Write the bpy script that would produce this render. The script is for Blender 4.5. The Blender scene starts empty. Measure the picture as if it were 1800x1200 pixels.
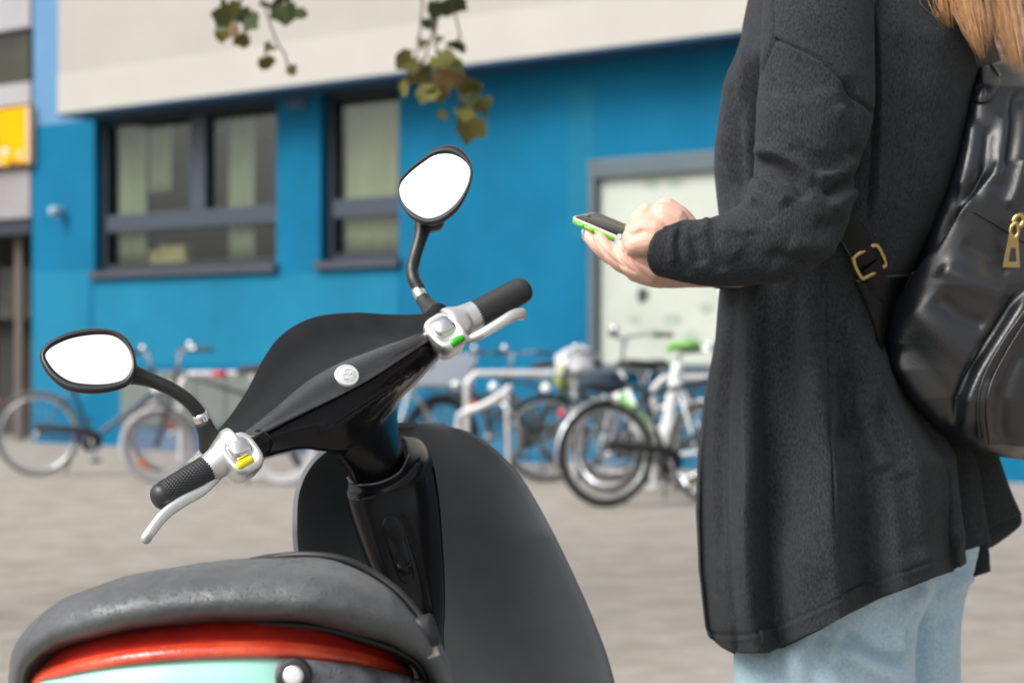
import bpy, bmesh, math, random
import numpy as np
from mathutils import Vector, Matrix, noise as mnoise

random.seed(7); np.random.seed(7)
SC = bpy.context.scene
COL = SC.collection
R = math.radians

# ------------------------------------------------------------------ camera
F, CX, HY, H = 3500.0, 900.0, 635.0, 0.95      # focal length in photo pixels, centre, horizon row, eye height
cam = bpy.data.cameras.new('Camera')
cam.sensor_width = 36.0
cam.lens = 36.0 * F / 1800.0
cam.shift_y = (HY - 600.0) / 1800.0
cam.clip_start, cam.clip_end = 0.05, 2000
cam.dof.use_dof = True
cam.dof.focus_distance = 2.16
cam.dof.aperture_fstop = 6.0
cam_o = bpy.data.objects.new('Camera', cam); COL.objects.link(cam_o)
cam_o.location = (0, 0, H); cam_o.rotation_euler = (R(90), 0, 0)
SC.camera = cam_o

# ------------------------------------------------------------------ overcast sky and soft sun
SUN_EL, SUN_AZ = R(46), R(238)                  # high, behind the camera and a little to its left
w = bpy.data.worlds.new('World'); SC.world = w; w.use_nodes = True
nt = w.node_tree; nt.nodes.clear()
wo = nt.nodes.new('ShaderNodeOutputWorld'); bg = nt.nodes.new('ShaderNodeBackground')
sky = nt.nodes.new('ShaderNodeTexSky'); sky.sky_type = 'NISHITA'; sky.sun_disc = False
sky.sun_elevation = SUN_EL; sky.sun_rotation = SUN_AZ
sky.air_density = 1.0; sky.dust_density = 6.0; sky.ozone_density = 1.0
hs = nt.nodes.new('ShaderNodeHueSaturation'); hs.inputs['Saturation'].default_value = 0.18   # cloud cover takes the blue out
nt.links.new(sky.outputs[0], hs.inputs['Color']); nt.links.new(hs.outputs[0], bg.inputs[0])
bg.inputs[1].default_value = 0.148
nt.links.new(bg.outputs[0], wo.inputs[0])
sl = bpy.data.lights.new('Sun', 'SUN'); sl.energy = 1.5; sl.angle = R(32); sl.color = (1.0, 0.96, 0.9)
so = bpy.data.objects.new('Sun', sl); COL.objects.link(so)
dv = Vector((math.sin(SUN_AZ) * math.cos(SUN_EL), math.cos(SUN_AZ) * math.cos(SUN_EL), math.sin(SUN_EL)))
so.rotation_euler = dv.to_track_quat('Z', 'Y').to_euler(); so.location = dv * 30
SC.view_settings.view_transform = 'Standard'; SC.view_settings.look = 'None'
SC.view_settings.exposure = 0.52; SC.view_settings.gamma = 1.0
SC.cycles.max_bounces = 8; SC.cycles.use_denoising = True

# ------------------------------------------------------------------ helpers
def P(px, py, d):
    """photo pixel at a distance d along the view axis -> world point"""
    return Vector(((px - CX) * d / F, d, H + (HY - py) * d / F))

def ground_d(py):
    return H * F / (py - HY)

def proj(v):
    return (CX + v[0] * F / v[1], HY - (v[2] - H) * F / v[1])

def crv(pts, n, closed=False):
    """Catmull-Rom through pts, resampled to n points evenly by length (first and last kept)"""
    p = np.array([list(q) for q in pts], float)
    m = len(p); out = []
    segs = m if closed else m - 1
    for i in range(segs):
        if closed:
            a, b, c, d = p[(i - 1) % m], p[i], p[(i + 1) % m], p[(i + 2) % m]
        else:
            a, b, c, d = p[max(i - 1, 0)], p[i], p[i + 1], p[min(i + 2, m - 1)]
        for t in np.linspace(0, 1, 12, endpoint=False):
            out.append(0.5 * ((2 * b) + (-a + c) * t + (2 * a - 5 * b + 4 * c - d) * t * t + (-a + 3 * b - 3 * c + d) * t ** 3))
    out.append(p[0] if closed else p[-1])
    out = np.array(out)
    L = np.concatenate([[0], np.cumsum(np.linalg.norm(np.diff(out, axis=0), axis=1))])
    tt = np.linspace(0, L[-1], n + 1)[:-1] if closed else np.linspace(0, L[-1], n)
    return np.stack([np.interp(tt, L, out[:, k]) for k in range(out.shape[1])], 1)

def sup(t, p):
    """superellipse point, evenly spread by angle"""
    c, s = math.cos(t), math.sin(t); k = (abs(c) ** p + abs(s) ** p) ** (-1 / p)
    return c * k, s * k

def ip(x, xs, ys):
    return float(np.interp(x, xs, ys))

def mesh(name, verts, faces, smooth=True):
    me = bpy.data.meshes.new(name)
    me.from_pydata([tuple(v) for v in verts], [], faces)
    me.validate()
    bm = bmesh.new(); bm.from_mesh(me); bmesh.ops.recalc_face_normals(bm, faces=bm.faces); bm.to_mesh(me); bm.free()
    if smooth: me.polygons.foreach_set('use_smooth', [True] * len(me.polygons))
    return me

class MB:
    """collects shapes; build() links them as one mesh object"""
    def __init__(s): s.v, s.f = [], []
    def add(s, v, f):
        o = len(s.v); s.v += [tuple(x) for x in v]; s.f += [tuple(i + o for i in q) for q in f]; return s
    def box(s, c, size, M=None):
        hx, hy, hz = [q / 2 for q in size]
        vs = [Vector((x, y, z)) for x in (-hx, hx) for y in (-hy, hy) for z in (-hz, hz)]
        if M is not None: vs = [M @ v for v in vs]
        c = Vector(c)
        return s.add([v + c for v in vs], [(0, 1, 3, 2), (4, 6, 7, 5), (0, 4, 5, 1), (2, 3, 7, 6), (0, 2, 6, 4), (1, 5, 7, 3)])
    def loft(s, rings, closed=True, cap=True):
        n = len(rings[0]); vs = [p for r in rings for p in r]; fs = []
        for i in range(len(rings) - 1):
            for j in range(n if closed else n - 1):
                k = (j + 1) % n
                fs.append((i * n + j, i * n + k, (i + 1) * n + k, (i + 1) * n + j))
        if cap and closed:
            fs.append(tuple(range(n))[::-1]); fs.append(tuple(range((len(rings) - 1) * n, len(rings) * n)))
        return s.add(vs, fs)
    def tube(s, pts, rad, n=12, k=None, rnd=True, flat=1.0, up=None):
        pts = [Vector(p) for p in pts]
        if k is None: k = max(2, len(pts) * 5) if len(pts) > 2 else 2
        rr = [rad] * len(pts) if not hasattr(rad, '__len__') else list(rad)
        q = crv([list(p) + [r] for p, r in zip(pts, rr)], k)
        c = [Vector(x[:3]) for x in q]; r = [x[3] for x in q]
        rings = []; T0 = None; N = None
        for i in range(k):
            T = (c[min(i + 1, k - 1)] - c[max(i - 1, 0)]).normalized()
            if N is None:
                a = Vector(up) if up else (Vector((0, 0, 1)) if abs(T.z) < .9 else Vector((1, 0, 0)))
                N = (a - T * a.dot(T)).normalized()
            else:
                N = (N - T * N.dot(T)).normalized()
            B = T.cross(N)
            ring = lambda cc, rad_: [cc + (N * math.cos(t) * flat + B * math.sin(t)) * rad_ for t in [2 * math.pi * j / n for j in range(n)]]
            if rnd and i == 0:
                for e in (1.0, .8, .45): rings.append(ring(c[0] - T * r[0] * e * .9, r[0] * math.sqrt(max(0.02, 1 - e * e))))
            rings.append(ring(c[i], r[i]))
            if rnd and i == k - 1:
                for e in (.45, .8, 1.0): rings.append(ring(c[-1] + T * r[-1] * e * .9, r[-1] * math.sqrt(max(0.02, 1 - e * e))))
        return s.loft(rings)
    def ball(s, c, rad, M=None, nu=20, nv=12):
        c = Vector(c); rad = rad if hasattr(rad, '__len__') else (rad,) * 3
        rings = []
        for i in range(nv + 1):
            ph = math.pi * (i / nv); ph = min(max(ph, .02), math.pi - .02)
            ring = []
            for j in range(nu):
                th = 2 * math.pi * j / nu
                v = Vector((rad[0] * math.sin(ph) * math.cos(th), rad[1] * math.sin(ph) * math.sin(th), rad[2] * math.cos(ph)))
                ring.append(c + (M @ v if M is not None else v))
            rings.append(ring)
        return s.loft(rings)
    def mesh(s, name, smooth=True): return mesh(name, s.v, s.f, smooth)
    def build(s, name, m, parent=None, smooth=True, **kw): return ob(name, s.mesh(name, smooth), m, parent, **kw)

def inv_of(o):
    return o.get('_wl', (0, 0, 0))

def ob(name, me, m=None, parent=None, sub=0, bevel=0, solid=0, solid_off=-1, label=None, cat=None, group=None, kind=None, auto=None):
    o = bpy.data.objects.new(name, me); COL.objects.link(o)
    if m is not None:
        if me.materials: me.materials[0] = m
        else: me.materials.append(m)
    if parent is not None:
        o.parent = parent
        if parent.parent is None: o.matrix_parent_inverse = parent.matrix_basis.inverted()
    if solid:
        d = o.modifiers.new('solid', 'SOLIDIFY'); d.thickness = solid; d.offset = solid_off
    if bevel:
        b = o.modifiers.new('bevel', 'BEVEL'); b.width = bevel; b.segments = 2; b.limit_method = 'ANGLE'; b.angle_limit = R(40)
    if sub:
        u = o.modifiers.new('sub', 'SUBSURF'); u.levels = sub; u.render_levels = sub
    tag(o, label, cat, group, kind)
    return o

def tag(o, label=None, cat=None, group=None, kind=None):
    if label: o['label'] = label
    if cat: o['category'] = cat
    if group: o['group'] = group
    if kind: o['kind'] = kind
    return o

def empty(name, loc, label, cat, group=None, rz=0):
    o = bpy.data.objects.new(name, None); COL.objects.link(o)
    o.location = loc; o.rotation_euler = (0, 0, rz); o.empty_display_size = .1
    o.matrix_basis = Matrix.Translation(loc) @ Matrix.Rotation(rz, 4, 'Z')
    return tag(o, label, cat, group)

def baked(me, mods):
    """apply modifiers to a mesh without operators"""
    o = bpy.data.objects.new('tmp', me); COL.objects.link(o)
    for typ, kw in mods:
        d = o.modifiers.new(typ, typ)
        for k, v in kw.items(): setattr(d, k, v)
    bpy.context.view_layer.update()
    dg = bpy.context.evaluated_depsgraph_get()
    r = bpy.data.meshes.new_from_object(o.evaluated_get(dg))
    bpy.data.objects.remove(o)
    r.polygons.foreach_set('use_smooth', [True] * len(r.polygons))
    return r

def seg_dist(px, poly):
    """signed distance (left of the direction of travel is +) and arclength fraction from pixels px (n,2) to a polyline"""
    best = np.full(len(px), 1e9); sg = np.zeros(len(px)); tt = np.zeros(len(px))
    L = np.linalg.norm(np.diff(poly, axis=0), axis=1); tot = L.sum(); acc = 0
    for i in range(len(poly) - 1):
        a, b = poly[i], poly[i + 1]; ab = b - a; l2 = (ab ** 2).sum() + 1e-9
        t = np.clip(((px - a) @ ab) / l2, 0, 1)
        q = a + t[:, None] * ab; dv = px - q; d = np.sqrt((dv ** 2).sum(1))
        cr = ab[0] * dv[:, 1] - ab[1] * dv[:, 0]
        u = d < best
        best[u] = d[u]; sg[u] = np.where(cr[u] > 0, -1.0, 1.0); tt[u] = (acc + t[u] * L[i]) / tot
        acc += L[i]
    return best * sg, tt

def folds(me, items, face=True):
    """push a dense mesh in or out along its normals to model folds and seams lying along photo-pixel lines.
    item = (polyline, width_px, height_m, kind) ; kind 'r' ridge/groove, 's' step: raised on the left of the line, falling off over width"""
    n = len(me.vertices)
    co = np.empty(n * 3); me.vertices.foreach_get('co', co); co = co.reshape(-1, 3)
    no = np.empty(n * 3); me.vertices.foreach_get('normal', no); no = no.reshape(-1, 3)
    px = np.stack([CX + co[:, 0] * F / co[:, 1], HY - (co[:, 2] - H) * F / co[:, 1]], 1)
    view = np.array([0, 0, H]) - co; view /= np.linalg.norm(view, axis=1)[:, None]
    fac = np.clip((no * view).sum(1) * 3 + .35, 0, 1) if face else np.ones(n)
    disp = np.zeros(n)
    for poly, wd, h, kind in items:
        q = crv(poly, max(8, len(poly) * 6)) if len(poly) > 2 else np.array(poly, float)
        s, t = seg_dist(px, q)
        end = np.clip(np.minimum(t, 1 - t) * 6, 0, 1) ; end = end * end * (3 - 2 * end)
        if kind == 'r': disp += h * np.exp(-(s / wd) ** 2) * end
        elif kind == 'g': disp += h * np.exp(-(s / wd) ** 2)
        else:
            disp += h * np.where(s > 0, np.exp(-s / wd), 0) * (lambda q: q * q * (3 - 2 * q))(np.clip(s / 7.0, 0, 1)) * end
    co += no * (disp * fac)[:, None]
    me.vertices.foreach_set('co', co.ravel()); me.update()
    return me

def wobble(me, amp, scale, seed=0.0):
    n = len(me.vertices)
    no = [v.normal.copy() for v in me.vertices]
    for v, q in zip(me.vertices, no):
        v.co += q * (mnoise.noise(v.co * scale + Vector((seed, 0, 0))) * amp)
    me.update(); return me

class OnMesh:
    """finds the point of a mesh surface seen at a photo pixel"""
    def __init__(s, me):
        n = len(me.vertices); co = np.empty(n * 3); me.vertices.foreach_get('co', co); s.co = co.reshape(-1, 3)
        no = np.empty(n * 3); me.vertices.foreach_get('normal', no); s.no = no.reshape(-1, 3)
        view = np.array([0, 0, H]) - s.co; f = (s.no * view).sum(1) > 0; s.co = s.co[f]
        s.px = np.stack([CX + s.co[:, 0] * F / s.co[:, 1], HY - (s.co[:, 2] - H) * F / s.co[:, 1]], 1)
    def __call__(s, px, py, lift=0.0):
        q = ((s.px - (px, py)) ** 2).sum(1); i = np.argsort(q)[:4]
        return P(px, py, s.co[i, 1].min() - lift)

# ------------------------------------------------------------------ materials
MATS = {}
def mat(name, col, rough=.5, metal=0, var=0, vscale=10, bump=0, bscale=60, coat=0, spec=.5, sheen=0, col2=None, detail=6,
        stretch=None, emit=0, trans=0, rvar=0, bdist=.02, btype='noise', alpha=None):
    m = bpy.data.materials.new(name); m.use_nodes = True
    t = m.node_tree; b = t.nodes['Principled BSDF']
    b.inputs['Base Color'].default_value = (*col, 1); b.inputs['Roughness'].default_value = rough
    b.inputs['Metallic'].default_value = metal; b.inputs['Coat Weight'].default_value = coat
    b.inputs['Coat Roughness'].default_value = .05
    b.inputs['Specular IOR Level'].default_value = spec; b.inputs['Sheen Weight'].default_value = sheen
    b.inputs['Transmission Weight'].default_value = trans
    tc = t.nodes.new('ShaderNodeTexCoord'); mp = t.nodes.new('ShaderNodeMapping')
    t.links.new(tc.outputs['Object'], mp.inputs[0])
    if stretch: mp.inputs['Scale'].default_value = stretch
    if var or col2:
        nz = t.nodes.new('ShaderNodeTexNoise'); nz.inputs['Scale'].default_value = vscale; nz.inputs['Detail'].default_value = detail
        nz.inputs['Roughness'].default_value = .65
        t.links.new(mp.outputs[0], nz.inputs['Vector'])
        rp = t.nodes.new('ShaderNodeValToRGB'); rp.color_ramp.elements[0].position = .3; rp.color_ramp.elements[1].position = .7
        c2 = col2 if col2 else [min(1, c * (1 + var)) for c in col]
        c1 = col if col2 else [c * (1 - var) for c in col]
        rp.color_ramp.elements[0].color = (*c1, 1); rp.color_ramp.elements[1].color = (*c2, 1)
        t.links.new(nz.outputs['Fac'], rp.inputs[0]); t.links.new(rp.outputs[0], b.inputs['Base Color'])
    if rvar:
        n3 = t.nodes.new('ShaderNodeTexNoise'); n3.inputs['Scale'].default_value = vscale * 1.7; n3.inputs['Detail'].default_value = 5
        t.links.new(mp.outputs[0], n3.inputs['Vector'])
        mr = t.nodes.new('ShaderNodeMapRange'); mr.inputs['From Min'].default_value = .3; mr.inputs['From Max'].default_value = .7
        mr.inputs['To Min'].default_value = max(0, rough - rvar); mr.inputs['To Max'].default_value = rough + rvar
        t.links.new(n3.outputs['Fac'], mr.inputs[0]); t.links.new(mr.outputs[0], b.inputs['Roughness'])
    if bump:
        if btype == 'voronoi':
            n2 = t.nodes.new('ShaderNodeTexVoronoi'); src = n2.outputs['Distance']
        else:
            n2 = t.nodes.new('ShaderNodeTexNoise'); n2.inputs['Detail'].default_value = 4; src = n2.outputs['Fac']
        n2.inputs['Scale'].default_value = bscale
        t.links.new(mp.outputs[0], n2.inputs['Vector'])
        bp = t.nodes.new('ShaderNodeBump'); bp.inputs['Strength'].default_value = bump; bp.inputs['Distance'].default_value = bdist
        t.links.new(src, bp.inputs['Height']); t.links.new(bp.outputs[0], b.inputs['Normal'])
    MATS[name] = m
    return m

def beads(m, scale, size, dist):
    """small water beads standing on a surface, as relief"""
    t = m.node_tree; b = t.nodes['Principled BSDF']; tc = [n for n in t.nodes if n.type == 'TEX_COORD'][0]
    h = None
    for sc_, sz in ((scale, size), (scale * 2.3, size * 1.1)):
        v = t.nodes.new('ShaderNodeTexVoronoi'); v.inputs['Scale'].default_value = sc_; v.inputs['Randomness'].default_value = 1
        t.links.new(tc.outputs['Object'], v.inputs['Vector'])
        mr = t.nodes.new('ShaderNodeMapRange'); mr.interpolation_type = 'SMOOTHSTEP'
        mr.inputs['From Min'].default_value = sz; mr.inputs['From Max'].default_value = sz * .4; mr.inputs['To Min'].default_value = 0; mr.inputs['To Max'].default_value = 1
        t.links.new(v.outputs['Distance'], mr.inputs[0])
        if h is None: h = mr.outputs[0]
        else:
            a = t.nodes.new('ShaderNodeMath'); a.operation = 'ADD'; t.links.new(h, a.inputs[0]); t.links.new(mr.outputs[0], a.inputs[1]); h = a.outputs[0]
    bp = t.nodes.new('ShaderNodeBump'); bp.inputs['Distance'].default_value = dist; bp.inputs['Strength'].default_value = 1
    if b.inputs['Normal'].links: t.links.new(b.inputs['Normal'].links[0].from_socket, bp.inputs['Normal'])
    t.links.new(h, bp.inputs['Height']); t.links.new(bp.outputs[0], b.inputs['Normal'])
    t.links.new(bp.outputs[0], b.inputs['Coat Normal'])

def s2l(r, g, b):
    f = lambda c: ((c / 255) / 12.92 if c / 255 <= .04045 else ((c / 255 + .055) / 1.055) ** 2.4)
    return (f(r), f(g), f(b))
# ================================================================== SETTING
M_ground = mat('paving_mat', (.23, .208, .182), .9, col2=(.33, .30, .27), vscale=7, detail=10, bump=.25, bscale=22, bdist=.03)
def ground_material():
    t = M_ground.node_tree; b = t.nodes['Principled BSDF']
    tc = [n for n in t.nodes if n.type == 'TEX_COORD'][0]
    mp = t.nodes.new('ShaderNodeMapping'); mp.inputs['Scale'].default_value = (.8, .8, 1); mp.inputs['Rotation'].default_value = (0, 0, R(-8))
    t.links.new(tc.outputs['Object'], mp.inputs[0])
    nz = t.nodes.new('ShaderNodeTexNoise'); nz.inputs['Scale'].default_value = 4.5; nz.inputs['Detail'].default_value = 8
    t.links.new(mp.outputs[0], nz.inputs['Vector'])
    rp = t.nodes.new('ShaderNodeValToRGB'); rp.color_ramp.elements[0].position = .42; rp.color_ramp.elements[1].position = .72
    rp.color_ramp.elements[0].color = (.0, .0, .0, 1); rp.color_ramp.elements[1].color = (1, 1, 1, 1)
    t.links.new(nz.outputs['Fac'], rp.inputs[0])
    mx = t.nodes.new('ShaderNodeMix'); mx.data_type = 'RGBA'
    src = b.inputs['Base Color'].links[0].from_socket
    t.links.new(rp.outputs[0], mx.inputs['Factor']); t.links.new(src, mx.inputs['A']); mx.inputs['B'].default_value = (.215, .19, .155, 1)
    t.links.new(mx.outputs['Result'], b.inputs['Base Color'])
ground_material()
g = MB(); N = 40
xs = np.linspace(-150, 150, N)
g.add([(x, y + 120, 0) for x in xs for y in xs], [(i * N + j, (i + 1) * N + j, (i + 1) * N + j + 1, i * N + j + 1) for i in range(N - 1) for j in range(N - 1)])
g.build('ground', M_ground, smooth=False, kind='structure')

# ---- blue building: a wall running back to the left
BY = 18.8
U = Vector((-.7803, .6254, 0)); NW = Vector((-.6254, -.7803, 0))       # along the wall (left/away), out of the wall
def ws(px, off=0.0):
    k = (px - CX) / F
    return -(k * (BY - .7803 * off) + .6254 * off) / (.7803 + .6254 * k)
def W(s, z, off=0.0):
    return Vector((0, BY, 0)) + U * s + NW * off + Vector((0, 0, z))
def wz(px, py, off=0.0):
    y = W(ws(px, off), 0, off).y
    return H + (HY - py) * y / F
MW = Matrix(((U.x, NW.x, 0), (U.y, NW.y, 0), (0, 0, 1)))                 # local (s, out, up) -> world
def wbox(mb, s0, s1, z0, z1, o0, o1):
    c = W((s0 + s1) / 2, (z0 + z1) / 2, (o0 + o1) / 2)
    mb.box(c, (abs(s1 - s0), abs(o1 - o0), abs(z1 - z0)), MW); return mb

M_blue = mat('blue_render', (.005, .128, .245), .8, spec=.10, var=.16, vscale=.7, bump=.12, bscale=120, bdist=.004)
M_patch = mat('blue_patch', (.012, .158, .272), .8, spec=.10, var=.14, vscale=.9)
M_blue2 = mat('pale_blue_render', s2l(84, 128, 166), .75, var=.05, vscale=2, bump=.1, bscale=120, bdist=.004)
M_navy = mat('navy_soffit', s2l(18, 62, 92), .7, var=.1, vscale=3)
M_cream = mat('cream_panel', (.41, .40, .362), .8, var=.05, vscale=.9, bump=.08, bscale=60, bdist=.004)
M_cream2 = mat('pinkish_panel', (.365, .342, .315), .8, var=.05, vscale=.9, bump=.08, bscale=60, bdist=.004)
M_frame = mat('window_frame_grey', s2l(52, 60, 74), .5, var=.06, vscale=6)
M_framed = mat('window_reveal_dark', s2l(30, 38, 48), .6, var=.1, vscale=6)
M_sill = mat('sill_grey', s2l(56, 60, 70), .5, var=.1, vscale=5)
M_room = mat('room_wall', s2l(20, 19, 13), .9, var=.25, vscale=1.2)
M_curt = mat('curtain_cloth', s2l(150, 156, 134), .9, var=.12, vscale=4)
M_glass = bpy.data.materials.new('window_glass'); M_glass.use_nodes = True
_t = M_glass.node_tree; _t.nodes.clear()
_o = _t.nodes.new('ShaderNodeOutputMaterial'); _m = _t.nodes.new('ShaderNodeMixShader'); _a = _t.nodes.new('ShaderNodeBsdfTransparent')
_b = _t.nodes.new('ShaderNodeBsdfGlossy'); _b.inputs['Roughness'].default_value = .02; _m.inputs[0].default_value = .06
_a.inputs[0].default_value = (.86, .9, .86, 1)
_t.links.new(_a.outputs[0], _m.inputs[1]); _t.links.new(_b.outputs[0], _m.inputs[2]); _t.links.new(_m.outputs[0], _o.inputs[0])

s_end = ws(57)                       # left end of the blue wall
OV = .52                             # how far the upper storey stands out
z_ov = wz(700, 133, OV)              # its lower edge
ov_end = ws(101, OV)
bl = empty('blue_building', W(0, 0), 'blue rendered building with cream overhanging upper storey behind the bicycles', 'building')
wins = [(ws(166), ws(486), wz(330, 472)), (ws(563), ws(702), wz(640, 458))]     # (left s, right s, sill height)
ztop = z_ov + .25
# wall made of blocks round the two openings
mb = MB(); TH = .32
cuts = sorted([s_end, wins[0][0], wins[0][1], wins[1][0], wins[1][1], -14.0], reverse=True)
zs = [wins[0][2], wins[1][2]]
for a, b in zip(cuts[:-1], cuts[1:]):
    sill = None
    for (w0, w1, zz) in wins:
        if abs(a - w0) < 1e-6: sill = zz
    if sill is None: wbox(mb, a, b, -.3, ztop, -TH, 0)
    else: wbox(mb, a, b, -.3, sill, -TH, 0)
mb.build('wall', M_blue, bl, smooth=False)
mb = MB(); wbox(mb, s_end - .02, ov_end - .02, z_ov + .02, 14, -.30, .003); mb.build('pale_wall_strip', M_blue2, bl, smooth=False)
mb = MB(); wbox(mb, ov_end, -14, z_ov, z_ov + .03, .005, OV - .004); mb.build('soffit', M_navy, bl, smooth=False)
zb = wz(500, 75, OV)
mb = MB(); wbox(mb, ov_end, -14, z_ov + .031, zb, 0.01, OV); mb.build('fascia_panel', M_cream, bl, smooth=False)
mb = MB(); wbox(mb, ov_end, -14, zb + .002, 14, 0.01, OV - .01); mb.build('upper_wall', M_cream2, bl, smooth=False)
mb = MB(); wbox(mb, s_end, -14, ztop, 14, -7, -TH + .3); mb.build('rear_wall', M_cream2, bl, smooth=False)
mb = MB(); wbox(mb, s_end, -14, -.3, ztop - .01, -6.5, -6.2); wbox(mb, s_end - .01, s_end - .2, -.3, ztop - .01, -6.2, -TH - .01)
wbox(mb, s_end - .2, -14, wins[0][2] - 1.1, wins[0][2] - .9, -6.2, -TH - .01)
mb.build('room_shell', M_room, bl, smooth=False)

def window(idx, s0, s1, zsill, mull, trans_z, o=-.16):
    f = MB(); t = .085
    zt = ztop - .02
    wbox(f, s0, s0 - t, zsill, zt, o - .05, o + .05); wbox(f, s1 + t, s1, zsill, zt, o - .05, o + .05)
    wbox(f, s0 - t, s1 + t, zsill, zsill + t, o - .048, o + .048); wbox(f, s0 - t, s1 + t, z_ov - .06, zt, o - .048, o + .048)
    fr = f.build('window', M_framed, bl, smooth=False, bevel=.006)
    c = MB(); wbox(c, s0 - t, s1 + t, trans_z - .095, trans_z + .095, o - .045, o + .062); c.build('transom', M_frame, fr, smooth=False, bevel=.006)
    for m_ in mull:
        c = MB(); wbox(c, m_ + .12, m_ - .12, trans_z + .097, z_ov - .062, o - .045, o + .064); c.build('mullion', M_frame, fr, smooth=False, bevel=.006)
    c = MB(); wbox(c, s0 + .03, s1 - .03, zsill - .075, zsill + .006, -.12, .07); c.build('sill', M_sill, fr, smooth=False, bevel=.006)
    edges = [s0 - t] + list(mull) + [s1 + t]
    for a, b in zip(edges[:-1], edges[1:]):
        c = MB(); wbox(c, a, b, trans_z + .1, z_ov - .07, o - .012, o - .006); c.build('pane', M_glass, fr, smooth=False)
    c = MB(); wbox(c, s0 - t, s1 + t, zsill + t, trans_z - .1, o - .012, o - .006); c.build('pane', M_glass, fr, smooth=False)
    return fr
f1 = window(0, *wins[0], [ws(355, -.16)], wz(330, 386, -.16))
f2 = window(1, *wins[1], [], wz(640, 365, -.16))
def curtain(par, p0, p1, z0, z1, off, m=None, amp=.02, waves=5):
    s0, s1 = ws(p0, off), ws(p1, off); n = 60
    rows = []
    for z in np.linspace(z0, z1, 6):
        rows.append([W(s0 + (s1 - s0) * i / n, z, off + amp * math.sin(2 * math.pi * waves * i / n + .6 * math.sin(i * .3)) + .01 * math.sin(z * 3)) for i in range(n + 1)])
    c = MB(); c.loft(rows, closed=False); c.build('curtain', m or M_curt, par, solid=.004)
zc0, zc1 = wins[0][2] + .1, z_ov - .08
M_curt2 = mat('blind_cloth', s2l(152, 154, 126), .9, var=.1, vscale=3)
curtain(f1, 212, 256, zc0, zc1, -.25, waves=4); curtain(f1, 150, 206, zc0, zc1, -.30, mat('dim_curtain', s2l(92, 90, 66), .95, var=.3, vscale=3), waves=3)
curtain(f1, 404, 446, zc0 - .05, zc1, -.25, waves=4); curtain(f1, 262, 300, zc1 - .75, zc1, -.32, waves=3)
curtain(f2, 610, 700, zc0, zc1, -.26, M_curt2, waves=3, amp=.015); curtain(f2, 585, 612, zc0, zc1, -.3, mat('olive_curtain', s2l(84, 82, 52), .95, var=.3, vscale=3), waves=2)
# things standing on the inside sill
o_in = -.30
ledge = MB(); wbox(ledge, wins[0][0] - .02, wins[0][1] + .02, wins[0][2] - .06, wins[0][2] + .085, -.60, -.185); ledge.build('inner_ledge', M_room, f1, smooth=False)
zl = wins[0][2] + .088
M_box = mat('cardboard_box', s2l(160, 144, 104), .8, var=.12, vscale=5)
for i, (p0, p1, h_, lab) in enumerate([(245, 290, .14, 'low pale cardboard box inside the left window, nearer the curtain'), (291, 338, .19, 'taller pale cardboard box inside the left window, nearer the mullion')]):
    c = MB(); wbox(c, ws(p0, -.4), ws(p1, -.4) + .01, zl, zl + h_, -.42, -.30)
    b_ = c.build('cardboard_box', M_box, smooth=False, bevel=.006, label=lab, cat='box', group='boxes inside the window')
    c = MB(); wbox(c, ws(p0, -.4) + .005, ws(p1, -.4) + .005, zl + h_ - .03, zl + h_ + .012, -.425, -.295); c.build('lid', M_box, b_, smooth=False, bevel=.004)
vase = [( .045, 0), (.085, .05), (.095, .11), (.07, .17), (.035, .2), (.042, .225)]
c = MB(); pc = W(ws(192, -.36), zl, -.36)
c.loft([[pc + Vector((r_ * math.cos(t_), r_ * math.sin(t_), z_)) for t_ in np.linspace(0, 2 * math.pi, 20, endpoint=False)] for r_, z_ in vase])
c.build('vase', mat('white_ceramic', (.55, .58, .6), .3), sub=1, label='round white vase on the sill inside the left window', cat='vase')

# paler blue patches on the wall
for (x0_, x1_, y0_, y1_) in ((58, 158, 476, 700), (166, 700, 486, 640), (1000, 1046, 150, 420)):
    c = MB(); wbox(c, ws(x0_), ws(x1_), max(.05, wz((x0_ + x1_) / 2, y1_)), wz((x0_ + x1_) / 2, y0_), .0, .004); c.build('pale_patch', M_patch, bl, smooth=False)
# service pipe / small round fitting on the wall
c = MB(); c.tube([W(ws(112), wz(112, 373), .0), W(ws(112), wz(112, 373), .12)], .05, n=20, rnd=False); lampo = c.build('wall_lamp', mat('lamp_white', (.30, .42, .52), .5), label='small round white fitting on the blue wall left of the window', cat='wall fitting')
c = MB(); c.tube([W(ws(112), wz(112, 373), .10), W(ws(112), wz(112, 373), .15)], .062, n=20, rnd=True, k=3); c.build('cap', MATS['lamp_white'], lampo)

# mark between the windows under the soffit, built as a grey louvred vent
c = MB(); wbox(c, ws(507), ws(540), wz(523, 192), wz(523, 165), .002, .03); vg = c.build('wall_vent', mat('vent_grey', s2l(70, 96, 128), .7, var=.2, vscale=9), smooth=False, label='small grey vent between the two windows below the overhang', cat='vent')
for i in range(5):
    c = MB(); z_ = wz(523, 190) + (wz(523, 167) - wz(523, 190)) * (i + .5) / 5; wbox(c, ws(510), ws(537), z_ - .008, z_ + .008, .032, .045); c.build('louvre', MATS['vent_grey'], vg, smooth=False)

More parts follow.
